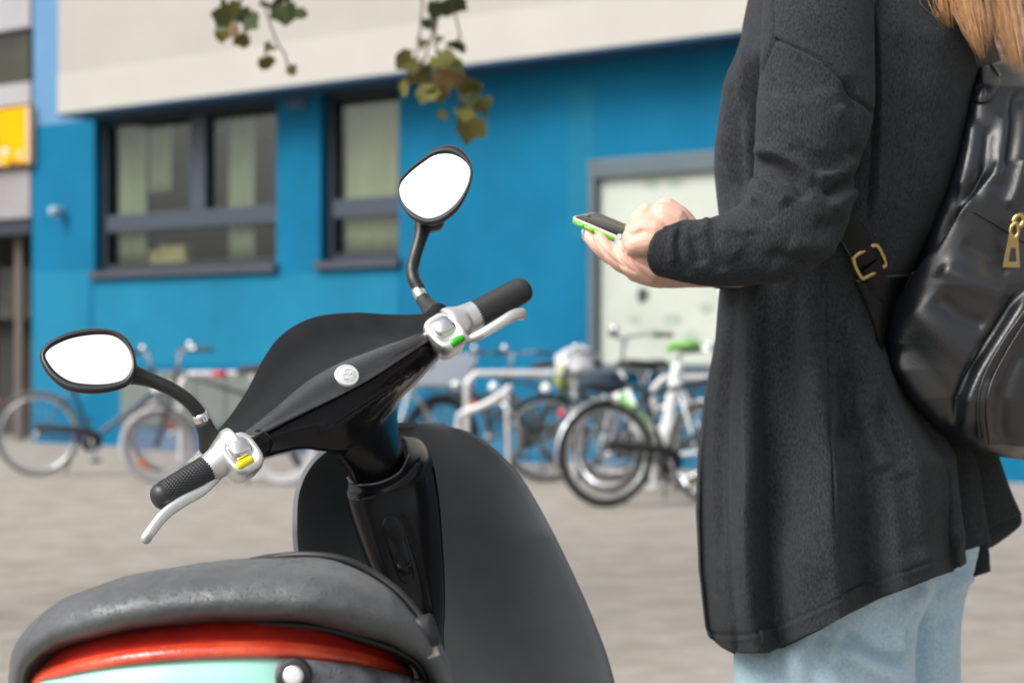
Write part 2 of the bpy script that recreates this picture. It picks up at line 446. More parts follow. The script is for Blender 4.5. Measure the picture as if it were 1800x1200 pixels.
# ---- poster case on the blue wall
M_case = mat('case_frame', s2l(84, 98, 106), .45, metal=.3, var=.06, vscale=5)
M_poster = mat('poster_paper', s2l(162, 170, 160), .6, col2=s2l(184, 190, 180), vscale=1.1, detail=8, coat=.3)
sL, sR = ws(1047), ws(1420); zT = wz(1047, 283); zB = wz(1047, 655)
pc_ = empty('poster_case', W((sL + sR) / 2, zB), 'grey framed pale poster case on the blue wall behind the phone', 'poster case')
fw = .085
for nm, a in (('frame_post', (sL, sL - fw, zB, zT)), ('frame_post', (sR + fw, sR, zB, zT)), ('frame_rail', (sL - fw, sR + fw, zT - .17, zT)), ('frame_rail', (sL - fw, sR + fw, zB, zB + fw))):
    c = MB(); wbox(c, *a, .004, .13); c.build(nm, M_case, pc_, smooth=False, bevel=.008)
c = MB(); wbox(c, sL - fw, sR + fw, zB + fw, zT - .17, .004, .05); pan = c.build('poster', M_poster, pc_, smooth=False)
M_ink = mat('poster_ink', s2l(60, 68, 62), .8, var=.3, vscale=20); M_ink2 = mat('poster_pale_ink', s2l(150, 166, 150), .8, var=.15, vscale=8)
def blotch(px, py, rpx, m, asp=1.0, seed=0, o=.054):
    random.seed(seed); n = 28; s_, z_ = ws(px, o), wz(px, py, o); rr = rpx * W(s_, 0).y / F
    vs = [W(s_, z_, o)]
    for i in range(n):
        th = 2 * math.pi * i / n; q = rr * (1 + .35 * mnoise.noise(Vector((math.cos(th) * 1.3, math.sin(th) * 1.3, seed))))
        vs.append(W(s_ + q * asp * math.cos(th), z_ + q * math.sin(th), o))
    c = MB(); c.add(vs, [(0, i + 1, (i + 1) % n + 1) for i in range(n)]); c.build('printed_mark', m, pan, smooth=False)
blotch(1130, 518, 13, M_ink, seed=3)
for i, (x, y, r_, a) in enumerate([(1145, 322, 9, 2.2), (1185, 320, 10, 1.8), (1115, 560, 8, 1.5), (1150, 585, 10, 1.4), (1180, 560, 9, 2), (1215, 590, 8, 2), (1240, 540, 9, 1.4), (1095, 600, 9, 1.2), (1225, 470, 8, 1.5)]):
    blotch(x, y, r_, M_ink2, a, seed=10 + i, o=.0545 + i * .0004)
# bright pane high on the wall beyond the woman
c = MB(); wbox(c, ws(1745), ws(1990), wz(1800, 84), wz(1800, -150), .004, .09); lp = c.build('light_panel', mat('white_panel', (.78, .78, .8), .4), smooth=False, bevel=.01, label='white panel on the wall at the upper right, beyond the blonde hair', cat='panel')
c = MB(); wbox(c, ws(1735), ws(1995), wz(1800, 100), wz(1800, 86), .004, .12); c.build('ledge', M_sill, lp, smooth=False)

# ---- grey neighbouring building at the far left
nb = empty('grey_building', W(s_end + .4, 0), 'grey panelled building with yellow sign at the far left', 'building')
M_gp = mat('grey_panel', (.32, .31, .33), .6, var=.06, vscale=2); M_dark = mat('dark_opening', (.02, .02, .018), .7, var=.4, vscale=3)
M_gp2 = mat('grey_panel_low', (.24, .23, .235), .6, var=.08, vscale=2)
o2 = .0
def band(nm, y0, y1, m, off, e=10, xr=53):
    z1, z0 = wz(20, y0, off), wz(20, y1, off)
    c = MB(); wbox(c, ws(xr, off), s_end + e, z0, z1, off - .3, off); return c.build(nm, m, nb, smooth=False)
mb = MB(); wbox(mb, s_end + .35, s_end + 10, -.3, 12, -6, -1.2); mb.build('core_wall', M_dark, nb, smooth=False)
band('upper_panel', -500, 52, M_gp, o2); b_ = band('window_pane', 54, 148, mat('dark_glass', (.012, .014, .008), .15, col2=(.04, .04, .015), vscale=1.5), o2 - .12)
band('panel', 148, 186, M_gp, o2); band('panel', 300, 384, M_gp2, o2)
band('lintel', 386, 412, mat('steel_lintel', s2l(34, 40, 52), .5), o2 - .05)
band('door_glass', 470, 560, mat('door_glass', (.12, .12, .1), .2, col2=(.03, .03, .02), vscale=1.2), o2 - .9)
band('backing_panel', 184, 302, mat('sign_backing', (.2, .19, .18), .7), o2 - .06)
for i, (x0, x1) in enumerate([(28, 40), (-20, -8), (-60, -50)]):
    c = MB(); wbox(c, ws(x0, -.3), ws(x1, -.3), 0, wz(20, 412, -.3), -.34, -.28); c.build('door_post', mat('post_brown', s2l(86, 78, 70), .6) if i == 0 else MATS['post_brown'], nb, smooth=False)
# yellow sign with little figures along its foot
sg = empty('yellow_sign', W(s_end + .4, wz(20, 292, .1)), 'yellow sign board on the grey building at the left edge', 'sign')
z1, z0 = wz(20, 190, .1), wz(20, 290, .1)
c = MB(); wbox(c, ws(47, .1), s_end + 2.2, z0, z1, .02, .1); c.build('sign_board', mat('sign_yellow', (.68, .36, .001), .7, spec=.08, var=.05, vscale=3), sg, smooth=False)
c = MB(); wbox(c, ws(52, .1), ws(47.2, .1), z0, z1, .02, .11); c.build('sign_edge', mat('sign_edge_pink', s2l(214, 178, 150), .5), sg, smooth=False)
for i, (x, y, r_, m_) in enumerate([(8, 268, 10, (.55, .5, .5)), (36, 272, 9, (.5, .42, .3)), (24, 290, 11, (.03, .035, .03)), (2, 292, 9, (.6, .55, .5)), (40, 290, 8, (.06, .07, .05))]):
    s_, zc_ = ws(x, .1), wz(x, y, .1); q = r_ * W(s_, 0).y / F; n = 22
    vs = [W(s_, zc_, .103 + i * .003)] + [W(s_ + q * (.8 + .3 * math.sin(3 * t_ + i)) * math.cos(t_), max(z0 + .01, zc_ + 1.4 * q * (.8 + .3 * math.cos(2 * t_)) * math.sin(t_)), .103 + i * .003) for t_ in np.linspace(0, 2 * math.pi, n, endpoint=False)]
    c = MB(); c.add(vs, [(0, k + 1, (k + 1) % n + 1) for k in range(n)]); c.build('printed_figure', mat('figure_print', m_, .7), sg, smooth=False)
# ================================================================== BICYCLES AND STANDS
M_tyre = mat('tyre_rubber', (.02, .02, .02), .8); M_steel = mat('bright_steel', (.62, .63, .65), .25, metal=1, var=.1, vscale=20)
M_alu = mat('painted_silver', (.5, .51, .52), .4, metal=.6); M_blk = mat('black_plastic', (.018, .018, .02), .5); M_red = mat('red_reflector', (.5, .02, .02), .2, coat=.5)
M_orange = mat('orange_reflector', (.75, .2, .05), .25); M_lampw = mat('lamp_clear', (.85, .88, .85), .15)
M_spoke = mat('spoke_steel', (.5, .5, .52), .35, metal=.8)

def wheel(par, c, r, tyre_m, rim_m, tw=.02, rimw=.02, steer=0.0, hub_m=None, reflect=False):
    Rm = Matrix.Rotation(steer, 3, 'Z'); c = Vector(c)
    def torus(rad, rr, rz, n=44, m=10):
        t = MB(); rings = []
        for i in range(n):
            a = 2 * math.pi * i / n
            rings.append([c + Rm @ Vector(((rad + rr * math.cos(b)) * math.cos(a), rz * math.sin(b), (rad + rr * math.cos(b)) * math.sin(a))) for b in [2 * math.pi * j / m for j in range(m)]])
        rings.append(rings[0]); t.loft(rings, cap=False); return t
    w_ = torus(r - tw, tw, tw).build('wheel', tyre_m, par)
    torus(r - 2 * tw - rimw * .4, rimw * .6, .013).build('rim', rim_m, w_)
    sp = MB()
    for i in range(28):
        a = 2 * math.pi * i / 28; b = a + (.35 if i % 2 else -.35); y0 = .03 if i % 4 < 2 else -.03
        sp.tube([c + Rm @ Vector((.022 * math.cos(b), y0, .022 * math.sin(b))), c + Rm @ Vector(((r - 2 * tw - .01) * math.cos(a), 0, (r - 2 * tw - .01) * math.sin(a)))], .0014, n=4, rnd=False)
    sp.build('spokes', M_spoke, w_)
    MB().tube([c + Rm @ Vector((0, -.05, 0)), c + Rm @ Vector((0, .05, 0))], .022, n=12).build('hub', hub_m or M_steel, w_)
    if reflect:
        for a in (2.1, -.9):
            MB().ball(c + Rm @ Vector(((r - .11) * math.cos(a), 0, (r - .11) * math.sin(a))), (.055, .012, .022), Rm @ Matrix.Rotation(-a + 1.57, 3, 'Y')).build('spoke_reflector', M_orange, w_)
    return w_

def arc(c, r, a0, a1, n=14, y=0, Rm=None):
    Rm = Rm or Matrix.Identity(3); c = Vector(c)
    return [c + Rm @ Vector((r * math.cos(a), y, r * math.sin(a))) for a in np.linspace(a0, a1, n)]

def bicycle(label, rear, head, frame_m, tyre_m=None, rim_m=None, r=.34, wb=1.06, steer=0.0, step=False, rack=True, guard_m=None, saddle_m=None,
            basket=None, downtube_r=.022, tilt=0.0, bar_h=1.0, reflect=False, seat_h=.92, front_guard=True, bat=None, tw=.02, headlamp=True, rimw=.02, seat_r=.017):
    tyre_m = tyre_m or M_tyre; rim_m = rim_m or M_steel; guard_m = guard_m or M_blk; saddle_m = saddle_m or M_blk
    e = empty('bicycle', (0, 0, 0), label, 'bicycle', 'bicycles parked along the blue wall')
    rw = Vector((0, 0, r)); fw_ = Vector((wb, 0, r)); bb = Vector((.44, 0, .29))
    st = Vector((.44 - .17, 0, seat_h - .14)); sj = Vector((.44 - .10, 0, .60 if not step else .50)); hd1 = Vector((wb - .17, 0, .90)); hd0 = Vector((wb - .125, 0, .72))
    wheel(e, rw, r, tyre_m, rim_m, tw, rimw); wheel(e, fw_, r, tyre_m, rim_m, tw, rimw, steer, reflect=reflect)
    f = MB()
    f.tube([bb, hd0], downtube_r, k=2); f.tube([bb, st], seat_r, k=2); f.tube([hd0 - (hd1 - hd0) * .2, hd1], .021, k=2)
    if step: f.tube([sj, Vector((.62, 0, .50)), hd1 - Vector((.01, 0, .06))], .019)
    else: f.tube([st - Vector((0, 0, .06)), hd1 - Vector((-.01, 0, .03))], .017, k=2)
    for y in (-.055, .055):
        f.tube([bb + Vector((0, y * .6, 0)), rw + Vector((0, y, 0))], .011, k=2); f.tube([st - Vector((0, -y * .2, .08)), rw + Vector((0, y, 0))], .009, k=2)
    f.build('frame', frame_m, e)
    Rs = Matrix.Rotation(steer, 3, 'Z'); piv = hd0
    S = lambda v: piv + Rs @ (Vector(v) - piv)
    fk = MB()
    for y in (-.05, .05): fk.tube([S(hd0 + Vector((.01, y * .8, -.03))), S(Vector((wb - .05, y, .45))), S(fw_ + Vector((0, y, 0)))], .012)
    fk.tube([S(hd0 + Vector((.01, -.045, -.02))), S(hd0 + Vector((.01, .045, -.02)))], .016, k=2); fk.build('fork', frame_m, e)
    hb = MB(); top = Vector((wb - .20, 0, bar_h)); hb.tube([hd1, top], .013, k=2)
    hb.tube([S(top + Vector((-.16, -.29, .02))), S(top + Vector((-.03, -.2, .03))), S(top + Vector((.03, 0, .0))), S(top + Vector((-.03, .2, .03))), S(top + Vector((-.16, .29, .02)))], .012)
    hbo = hb.build('handlebar', M_steel, e)
    for y in (-1, 1):
        MB().tube([S(top + Vector((-.07, y * .24, .025))), S(top + Vector((-.18, y * .30, .02)))], .017, k=2).build('grip', M_blk, hbo)
    MB().ball(S(top + Vector((-.04, .16, .06))), .03).build('bell', M_steel, hbo)
    sd = MB(); sp_ = Vector((st.x - .04, 0, seat_h))
    rings = []
    for x, wd, zz in ((-.14, .03, .0), (-.13, .085, .012), (-.07, .1, .02), (.0, .07, .012), (.07, .03, .005), (.14, .018, .0), (.15, .006, -.01)):
        rings.append([sp_ + Vector((x, wd * math.cos(t), zz + (.03 if math.sin(t) > 0 else .035) * math.sin(t))) for t in np.linspace(0, 2 * math.pi, 14, endpoint=False)])
    sd.loft(rings); sdo = sd.build('saddle', saddle_m, e, sub=1)
    MB().tube([st - Vector((-.02, 0, .05)), sp_ - Vector((0, 0, .02))], .012, k=2).build('seat_post', M_steel, e)
    gd = MB(); g1 = arc(rw, r + .025, R(-12), R(200), 22)
    def guard(pts, wd, m_):
        rows = [[p_ + Rg @ Vector((0, y * wd, -abs(y) ** 2 * .012)) for y in (-1, -.5, 0, .5, 1)] for p_ in pts]
        q = MB(); q.loft(rows, closed=False); return q.build('mudguard', m_, e, solid=.003)
    Rg = Matrix.Identity(3); guard(g1, .028, guard_m)
    if front_guard:
        Rg = Rs; guard([S(p_) for p_ in arc(fw_, r + .025, R(20), R(170), 18)], .028, guard_m)
    if rack:
        rk = MB(); zt = 2 * r + .085
        for y in (-.06, .06): rk.tube([Vector((.22, y, zt)), Vector((-.26, y, zt)), ], .007, k=2); rk.tube([Vector((-.12, y, zt)), Vector((0, y, r))], .006, k=2); rk.tube([Vector((.08, y, zt)), Vector((0, y, r))], .006, k=2)
        for x in (-.25, -.1, .05, .2): rk.tube([Vector((x, -.06, zt)), Vector((x, .06, zt))], .006, k=2)
        rk.build('rack', M_blk, e)
    MB().ball(Vector((-r * .93, 0, r + .27)), (.02, .035, .03)).build('rear_light', M_red, e)
    if headlamp: MB().ball(S(hd0 + Vector((.12, 0, .02))), (.04, .035, .04)).build('headlight', M_lampw, e)
    ch = MB(); ch.tube([bb + Vector((0, -.045, 0)), bb + Vector((0, -.052, 0))], .092, n=26, rnd=False); ch.build('chainring', M_blk, e)
    MB().tube([bb + Vector((.0, -.05, .075)), bb + Vector((-.44, -.05, .045 + r - .29 + .02))], .02, k=2, flat=1.6).build('chain_guard', M_blk, e)
    for y, a in ((-1, R(-75)), (1, R(105))):
        q = bb + Vector((.17 * math.cos(a), y * .075, .17 * math.sin(a)))
        cr = MB().tube([bb + Vector((0, y * .06, 0)), q], .011, k=2).build('crank', M_steel, e)
        MB().box(q + Vector((0, y * .06, 0)), (.09, .1, .025)).build('pedal', M_blk, cr, smooth=False, bevel=.006)
    MB().tube([Vector((.30, .06, .26)), Vector((.22, .16, .0 + .012))], .009, k=2).build('kickstand', M_blk, e)
    if bat: MB().tube([bb + (hd0 - bb) * .12 + Vector((-.01, 0, .03)), bb + (hd0 - bb) * .85 + Vector((-.01, 0, .03))], .05, k=2).build('battery', bat, e)
    if basket:
        basket(e, S, top)
    e.location = (rear[0], rear[1], 0); e.rotation_euler = (R(tilt), 0, head)
    return e

def spot(px, py):
    d = ground_d(py); return ((px - CX) * d / F, d)
def bike_at(label, rear_px, front_px, **kw):
    a, b = spot(*rear_px), spot(*front_px)
    return bicycle(label, a, math.atan2(b[1] - a[1], b[0] - a[0]), kw.pop('m'), **kw)

M_fr_dk = mat('dark_blue_paint', s2l(26, 44, 74), .35, coat=.4); M_fr_bk = mat('black_paint', (.015, .016, .02), .3, coat=.4)
M_fr_wh = mat('white_paint', (.78, .8, .8), .3, coat=.4); M_fr_sv = mat('silver_paint', (.55, .55, .54), .35, metal=.5)
M_wtyre = mat('grey_white_tyre', (.40, .39, .41), .7); M_green = mat('bright_green', s2l(110, 176, 84), .5)
M_tan = mat('tan_tyre', (.12, .115, .105), .8)
bike_at('dark blue bicycle at the far left with a red rear light and large thin wheels', (66, 836), (300, 834), m=M_fr_dk, tyre_m=M_tan, guard_m=M_tan, rack=False, front_guard=False, wb=1.1, r=.345, tw=.016)
bike_at('black bicycle with pale wide tyres and white headlight left of the scooter', (497, 852), (266, 848), m=M_fr_bk, tyre_m=M_wtyre, rim_m=M_wtyre, r=.295, wb=1.05, steer=R(34), reflect=True, tw=.024, rimw=.034, seat_h=.88, bar_h=1.02)
bike_at('silver framed bicycle half hidden behind the scooter dashboard', (775, 838), (548, 846), m=M_fr_sv, tyre_m=M_tyre, rim_m=M_blk, wb=1.06, r=.33)
bike_at('black and silver bicycle with white bag over its saddle, left of the poster', (1075, 842), (846, 836), m=M_fr_bk, tyre_m=M_tyre, rim_m=M_steel, wb=1.07, r=.335, downtube_r=.03, steer=R(-12))
bike_at('nearest bicycle with chrome mudguard and black rack, rear wheel beside the cardigan', (1066, 891), (1345, 882), m=M_fr_bk, guard_m=M_steel, rim_m=M_steel, r=.345, wb=1.1, tw=.024)
bike_at('white electric bicycle with bright green saddle and battery, next to the woman', (1236, 881), (1064, 866), m=M_fr_wh, guard_m=M_fr_wh, saddle_m=M_green, rim_m=M_steel, r=.335, wb=1.06, step=True, bat=M_green, downtube_r=.045, seat_h=1.05, bar_h=1.12, seat_r=.04, steer=R(10))

bike_at('dark green bicycle behind the nearest one, its handlebar against the poster', (1195, 850), (968, 846), m=mat('bottle_green', s2l(24, 52, 44), .35, coat=.4), r=.34, wb=1.08, tyre_m=M_tyre, rim_m=M_steel, steer=R(15))
bike_at('black bicycle standing behind the wheel holder, right of the dashboard', (1010, 832), (800, 828), m=M_fr_bk, r=.34, wb=1.08, guard_m=M_blk, tyre_m=M_tyre, rim_m=M_blk, rack=False)
def hoop(label, x0, x1, ytop, dpy, tape=False):
    d = ground_d(dpy); a = (x0 - CX) * d / F; b = (x1 - CX) * d / F; z = H + (HY - ytop) * d / F; rr = .12
    pts = [(a, d, 0.0), (a, d, z - rr), ] + [(a + rr - rr * math.cos(t), d, z - rr + rr * math.sin(t)) for t in (.4, .8, 1.2)] + [(a + rr, d, z), (b - rr, d, z)] + [(b - rr + rr * math.sin(t), d, z - rr + rr * math.cos(t)) for t in (.4, .8, 1.2)] + [(b, d, z - rr), (b, d, 0)]
    e = empty('bicycle_stand', ((a + b) / 2, d, 0), label, 'bicycle stand', 'white tube stands for locking bicycles')
    MB().tube(pts, .025, n=14, k=90, rnd=False).build('hoop', M_hoop, e)
    for x in (a, b): MB().tube([(x, d, .0), (x, d, .012)], .07, n=16, rnd=False).build('foot_plate', M_hoop, e)
    if tape: MB().tube([((a + b) / 2 - .06, d, z), ((a + b) / 2 + .06, d, z)], .0275, n=14, rnd=False).build('red_tape', M_red, e)
M_hoop = mat('hoop_white', (.58, .57, .57), .35, metal=.2, var=.05, vscale=6)
hoop('white tube bicycle stand between the left mirror and the dashboard, with red tape', 318, 455, 657, 838, True)
hoop('white tube bicycle stand to the right of the dashboard, over the silver tube', 821, 1010, 656, 846)
hoop('white tube bicycle stand next to the green saddle, partly behind the cardigan', 1150, 1330, 664, 858)
# bent silver wheel holder of the middle stand
d_ = ground_d(850)
e = empty('wheel_holder', (P(800, 730, d_).x, d_, 0), 'bent silver wheel holder tube right of the scooter dashboard', 'wheel holder')
MB().tube([(P(805, 728, d_).x, d_, 0), P(806, 745, d_), P(812, 727, d_ - .03), P(850, 712, d_ - .08), P(880, 694, d_ - .12), P(895, 681, d_ - .14)], .027, n=14).build('holder_tube', M_hoop, e)
MB().tube([P(890, 685, d_ - .14), (P(890, 685, d_).x + .02, d_ - .14, 0)], .016, n=10, k=2).build('support_leg', M_hoop, e)
# grey board on posts behind
d_ = ground_d(826)
e = empty('notice_board', (P(755, 650, d_).x, d_, 0), 'pale grey board standing behind the bicycles right of the dashboard', 'board')
c = MB(); c.box((P(755, 650, d_).x, d_, P(0, 652, d_).z), ((830 - 672) * d_ / F, .03, 62 * d_ / F)); c.build('board', mat('board_grey', s2l(150, 160, 172), .6, var=.05, vscale=4), e, smooth=False, bevel=.01)
for x in (690, 812): MB().tube([(P(x, 0, d_).x, d_ + .035, 0), (P(x, 0, d_).x, d_ + .035, P(0, 640, d_).z)], .02, n=10, rnd=False).build('post', M_hoop, e)
# low pale electrical cabinet behind the left bicycles
s0 = ws(330); e = empty('utility_cabinet', W(ws(372), 0, .3), 'low pale cabinet against the wall behind the left bicycles', 'cabinet')
c = MB(); wbox(c, ws(236, .3), ws(455, .3), .25, wz(372, 652, .5), .05, .5); c.build('cabinet_body', mat('cabinet_pale', s2l(98, 106, 102), .6, var=.08, vscale=3), e, smooth=False, bevel=.015)
c = MB(); wbox(c, ws(232, .3), ws(460, .3), .0, .248, .08, .47); c.build('plinth', mat('cabinet_plinth', s2l(60, 90, 120), .7), e, smooth=False)
for i in range(4):
    c = MB(); x0 = 242 + i * 53; wbox(c, ws(x0, .5), ws(x0 + 49, .5), .3, wz(372, 660, .5), .502, .515); c.build('cabinet_door', MATS['cabinet_pale'], e, smooth=False, bevel=.004)

# white plastic bag pulled over the middle bicycle's saddle, lime bag below it
def lump(c, rad, seed, amp=.25):
    q = MB(); q.ball((0, 0, 0), (1, 1, 1), nu=40, nv=26); vs = []
    for v in q.v:
        v = Vector(v); n_ = mnoise.noise(v * 1.6 + Vector((seed, 0, 0))) * amp + mnoise.noise(v * 4 + Vector((0, seed, 0))) * amp * .35
        v = v * (1 + n_); vs.append(Vector(c) + Vector((v.x * rad[0], v.y * rad[1], v.z * rad[2])))
    q.v = [tuple(v) for v in vs]; return q
dm = ground_d(841)
bagc = P(1013, 638, dm)
lump(bagc, (.19, .15, .135), 3).build('plastic_bag', mat('white_plastic', (.62, .62, .66), .35, bump=.3, bscale=18, bdist=.05), label='crumpled white plastic bag pulled over a bicycle saddle', cat='bag')
lump(P(992, 664, dm - .12), (.075, .07, .11), 9).build('pannier_bag', mat('lime_cloth', s2l(165, 170, 70), .7, var=.2, vscale=9), label='small lime green bag hanging below the white plastic bag', cat='bag')
lump(P(1060, 672, 13.1) , (.16, .12, .075), 12).build('pannier_bag', mat('navy_cloth', s2l(30, 46, 64), .8, var=.2, vscale=9), label='dark blue bag strapped on the rack of the nearest bicycle', cat='bag')
# ================================================================== SCOOTER
M_gloss = mat('gloss_black', (.005, .005, .006), .2, spec=.22, rvar=.05, vscale=40)
M_matte = mat('wet_matte_black', (.010, .011, .012), .4, spec=.22, bump=.12, bscale=900, bdist=.0006, rvar=.12, vscale=9)
M_grey = mat('shield_grey', (.125, .138, .146), .6, spec=.2, var=.06, vscale=30, bump=.04, bscale=900, bdist=.0005)
M_satin = mat('satin_silver', (.82, .83, .82), .36, metal=.85, var=.03, vscale=30)
M_chrome = mat('chrome', (.8, .8, .8), .1, metal=1)
M_chrome2 = mat('glossy_edge', (.05, .05, .055), .1, spec=.8)
M_rub = mat('mirror_black', (.014, .014, .015), .4, bump=.15, bscale=1400, bdist=.0005)
M_boot = mat('rubber_boot', (.02, .02, .022), .6)
M_mirror = mat('mirror_glass', (.93, .94, .94), .01, metal=1)
M_yel = mat('yellow_button', s2l(236, 216, 10), .35, coat=.3); M_grn = mat('green_button', s2l(50, 170, 30), .35, coat=.3)
M_seat = mat('wet_seat_vinyl', (.088, .095, .102), .38, var=.25, vscale=14, bump=.45, bscale=520, bdist=.0012, rvar=.16, stretch=(1, 1, .6)); beads(M_seat, 290, .3, .0008)
M_trim = mat('black_trim', (.01, .01, .011), .45, var=.2, vscale=40)
M_mint = mat('mint_paint', s2l(158, 218, 202), .5, coat=.1, var=.03, vscale=20)
M_brk = mat('grey_wet_plastic', (.05, .056, .062), .4, col2=(.24, .25, .29), vscale=22, detail=2, bump=.3, bscale=500, bdist=.001)

SEAT_D = 1.66
sc_base = P(560, 0, 2.1); sc_base.z = 0
scoot = empty('scooter', sc_base, 'black and mint electric scooter with wet grey seat in the foreground', 'scooter')

# ---- leg shield: curved plate, rear side seen
rows = []
left = crv([(735, 745), (640, 756), (560, 800), (524, 858), (518, 930), (522, 985), (530, 1080), (552, 1200), (590, 1330)], 70)
right = crv([(735, 745), (800, 752), (855, 780), (910, 835), (955, 910), (1000, 1000), (1040, 1090), (1072, 1180), (1105, 1330)], 70)
g = MB(); NU = 33
for i in range(1, 70):
    a, b = left[i], right[i]; row = []
    for j in range(NU):
        u = j / (NU - 1); px = a[0] + (b[0] - a[0]) * u; py = a[1] + (b[1] - a[1]) * u
        k = (2 * u - 1)
        d = 2.60 - .10 * abs(k) ** 2.2 * min(1, i / 30) + .00012 * (py - 745) * (1 - .5 * k * k)
        d += .05 * (u - .5)
        row.append(P(px, py, d))
    rows.append(row)
g.loft(rows, closed=False)
sh = g.build('leg_shield', M_grey, scoot, solid=.007, solid_off=0, bevel=.0028)
# mint front face of the shield, seen only from the other side
g = MB(); g.loft([[p + Vector((0, .02, 0)) for p in r_[3:-3]] for r_ in rows[11:-2]], closed=False); g.build('front_fairing', M_mint, scoot, solid=.012, solid_off=1)

# ---- steering column cover
colL = crv([(607, 868), (612, 895), (624, 935), (642, 985), (662, 1030), (690, 1085), (730, 1150), (770, 1200)], 36)
colR = crv([(764, 822), (773, 885), (778, 950), (782, 1020), (782, 1080), (780, 1110), (782, 1150), (790, 1200)], 36)
def col_ring(pts): return [P(*x) for x in crv(pts, 36, True)]
# mouth of the socket, low in front and rising to a shoulder at the right, then the outer shell
m0 = [(714, 800, 2.455), (698, 826, 2.425), (668, 843, 2.412), (636, 847, 2.415), (616, 838, 2.44), (640, 800, 2.51), (700, 768, 2.53)]
m1 = [(718, 800, 2.45), (702, 830, 2.412), (668, 848, 2.398), (634, 852, 2.402), (611, 840, 2.44), (638, 792, 2.52), (702, 762, 2.54)]
m2 = [(741, 796, 2.44), (712, 836, 2.40), (668, 856, 2.388), (632, 858, 2.395), (608, 846, 2.44), (640, 792, 2.53), (724, 764, 2.54)]
m3 = [(757, 806, 2.45), (720, 850, 2.395), (668, 872, 2.382), (630, 870, 2.392), (607, 856, 2.44), (640, 800, 2.54), (738, 772, 2.55)]
g = MB(); rings = [col_ring([(x, y + 50, d) for x, y, d in m0]), col_ring(m0), col_ring(m1), col_ring(m2), col_ring(m3)]
for a, b in zip(colL, colR):
    ring = []; c = (a + b) / 2; h = (b - a) / 2; n = 36
    for j in range(n):
        t = 2 * math.pi * j / n; x, y = sup(t, 2.86)
        d = 2.475 - .088 * y + .04 * x * (1 if y > 0 else 0)
        ring.append(P(c[0] + h[0] * x, c[1] + h[1] * x + 14 * max(0, y) * max(0, 1 - (a[1] - 868) / 60), d))
    rings.append(ring)
g.loft(rings)
colm = baked(g.mesh('column_cover'), [('SUBSURF', dict(levels=2, render_levels=2))])
folds(colm, [([(702, 895), (735, 985), (764, 1100)], 3, -.0022, 'r')])
col = ob('column_cover', colm, M_gloss, scoot)
MB().tube([P(x, y, d - .001) for x, y, d in (m1[4], (622, 850, 2.42), m1[3], m1[2], m1[1], m1[0])], .0018, n=8, k=40).build('socket_rim', M_chrome2, col)
# latch panel with its finger hook, set on the near face
def on_col(px, py, lift):
    q = min((v.co for v in colm.vertices if v.co.y < 2.46), key=lambda c_: (proj(c_)[0] - px) ** 2 + (proj(c_)[1] - py) ** 2)
    return P(px, py, q.y - lift)
lat = [tuple(x) for x in crv([(671, 925), (678, 908), (690, 903), (702, 911), (710, 940), (726, 1000), (728, 1016), (718, 1025), (704, 1020), (694, 995), (680, 955)], 40, True)]
lc = np.mean(np.array(lat), 0)
rg = [[on_col(lc[0] + (x - lc[0]) * s_, lc[1] + (y - lc[1]) * s_, h_) for x, y in lat] for s_, h_ in ((1.0, -.004), (1.0, .0006), (.95, .0014), (.6, .0014), (.05, .0014))]
q = MB(); q.loft(rg); latch = q.build('latch_panel', M_gloss, col)
q = MB(); q.tube([on_col(699, 991, .002), on_col(704, 998, .006), on_col(712, 1000, .008), on_col(719, 996, .006), on_col(721, 989, .002)], [.002, .003, .0036, .003, .002], n=12, k=24); q.build('bag_hook', M_gloss, latch)
# ---- handlebar cover
ST = [((380, 765), (447, 772), (457, 806), .020), ((408, 730), (480, 755), (490, 796), .045), ((437, 685), (530, 730), (528, 787), .075), ((462, 635), (580, 706), (565, 790), .10),
      ((495, 592), (625, 683), (612, 790), .115), ((548, 562), (660, 663), (665, 742), .115), ((618, 553), (690, 643), (702, 698), .10), ((688, 556), (715, 626), (735, 665), .075), ((738, 555), (745, 605), (765, 632), .045), ((776, 549), (768, 589), (785, 615), .02)]
T = crv([s[0] for s in ST], 60); C = crv([s[1] for s in ST], 60); Lo = crv([s[2] for s in ST], 60)
dc = np.linspace(2.22, 2.50, 60); dt_ = np.interp(np.linspace(0, 9, 60), range(10), [s[3] for s in ST])
up_rows = []
for i in range(60):
    row = []
    env = math.sin(math.pi * i / 59) ** .8
    for j in range(22):
        u = j / 21
        px = T[i] + (C[i] - T[i]) * u
        # flat dish from the far edge, a rounded ridge, then the lip falling to the crease
        d = dc[i] + dt_[i] * (1 - u) ** 1.15
        d += -.019 * env * math.exp(-((u - .74) / .13) ** 2) + .016 * env * math.exp(-((u - .38) / .26) ** 2)
        row.append(P(px[0], px[1], d))
    up_rows.append(row)
g = MB(); g.loft(up_rows, closed=False)
M_lip = mat('wet_gloss_lip', (.024, .026, .028), .3, coat=.9, spec=.8, bump=.25, bscale=260, bdist=.0008, rvar=.16, vscale=26)  # wet gloss, with the base lifted to paint a grey highlight along the lip
dash = g.build('dashboard_cover', M_matte, scoot, solid=.004, solid_off=-1, bevel=.0015, sub=1)
dash.data.materials.append(M_lip)
for q_, p_ in enumerate(dash.data.polygons): p_.material_index = 1 if q_ % 21 > 13 else 0
g = MB(); rings = []
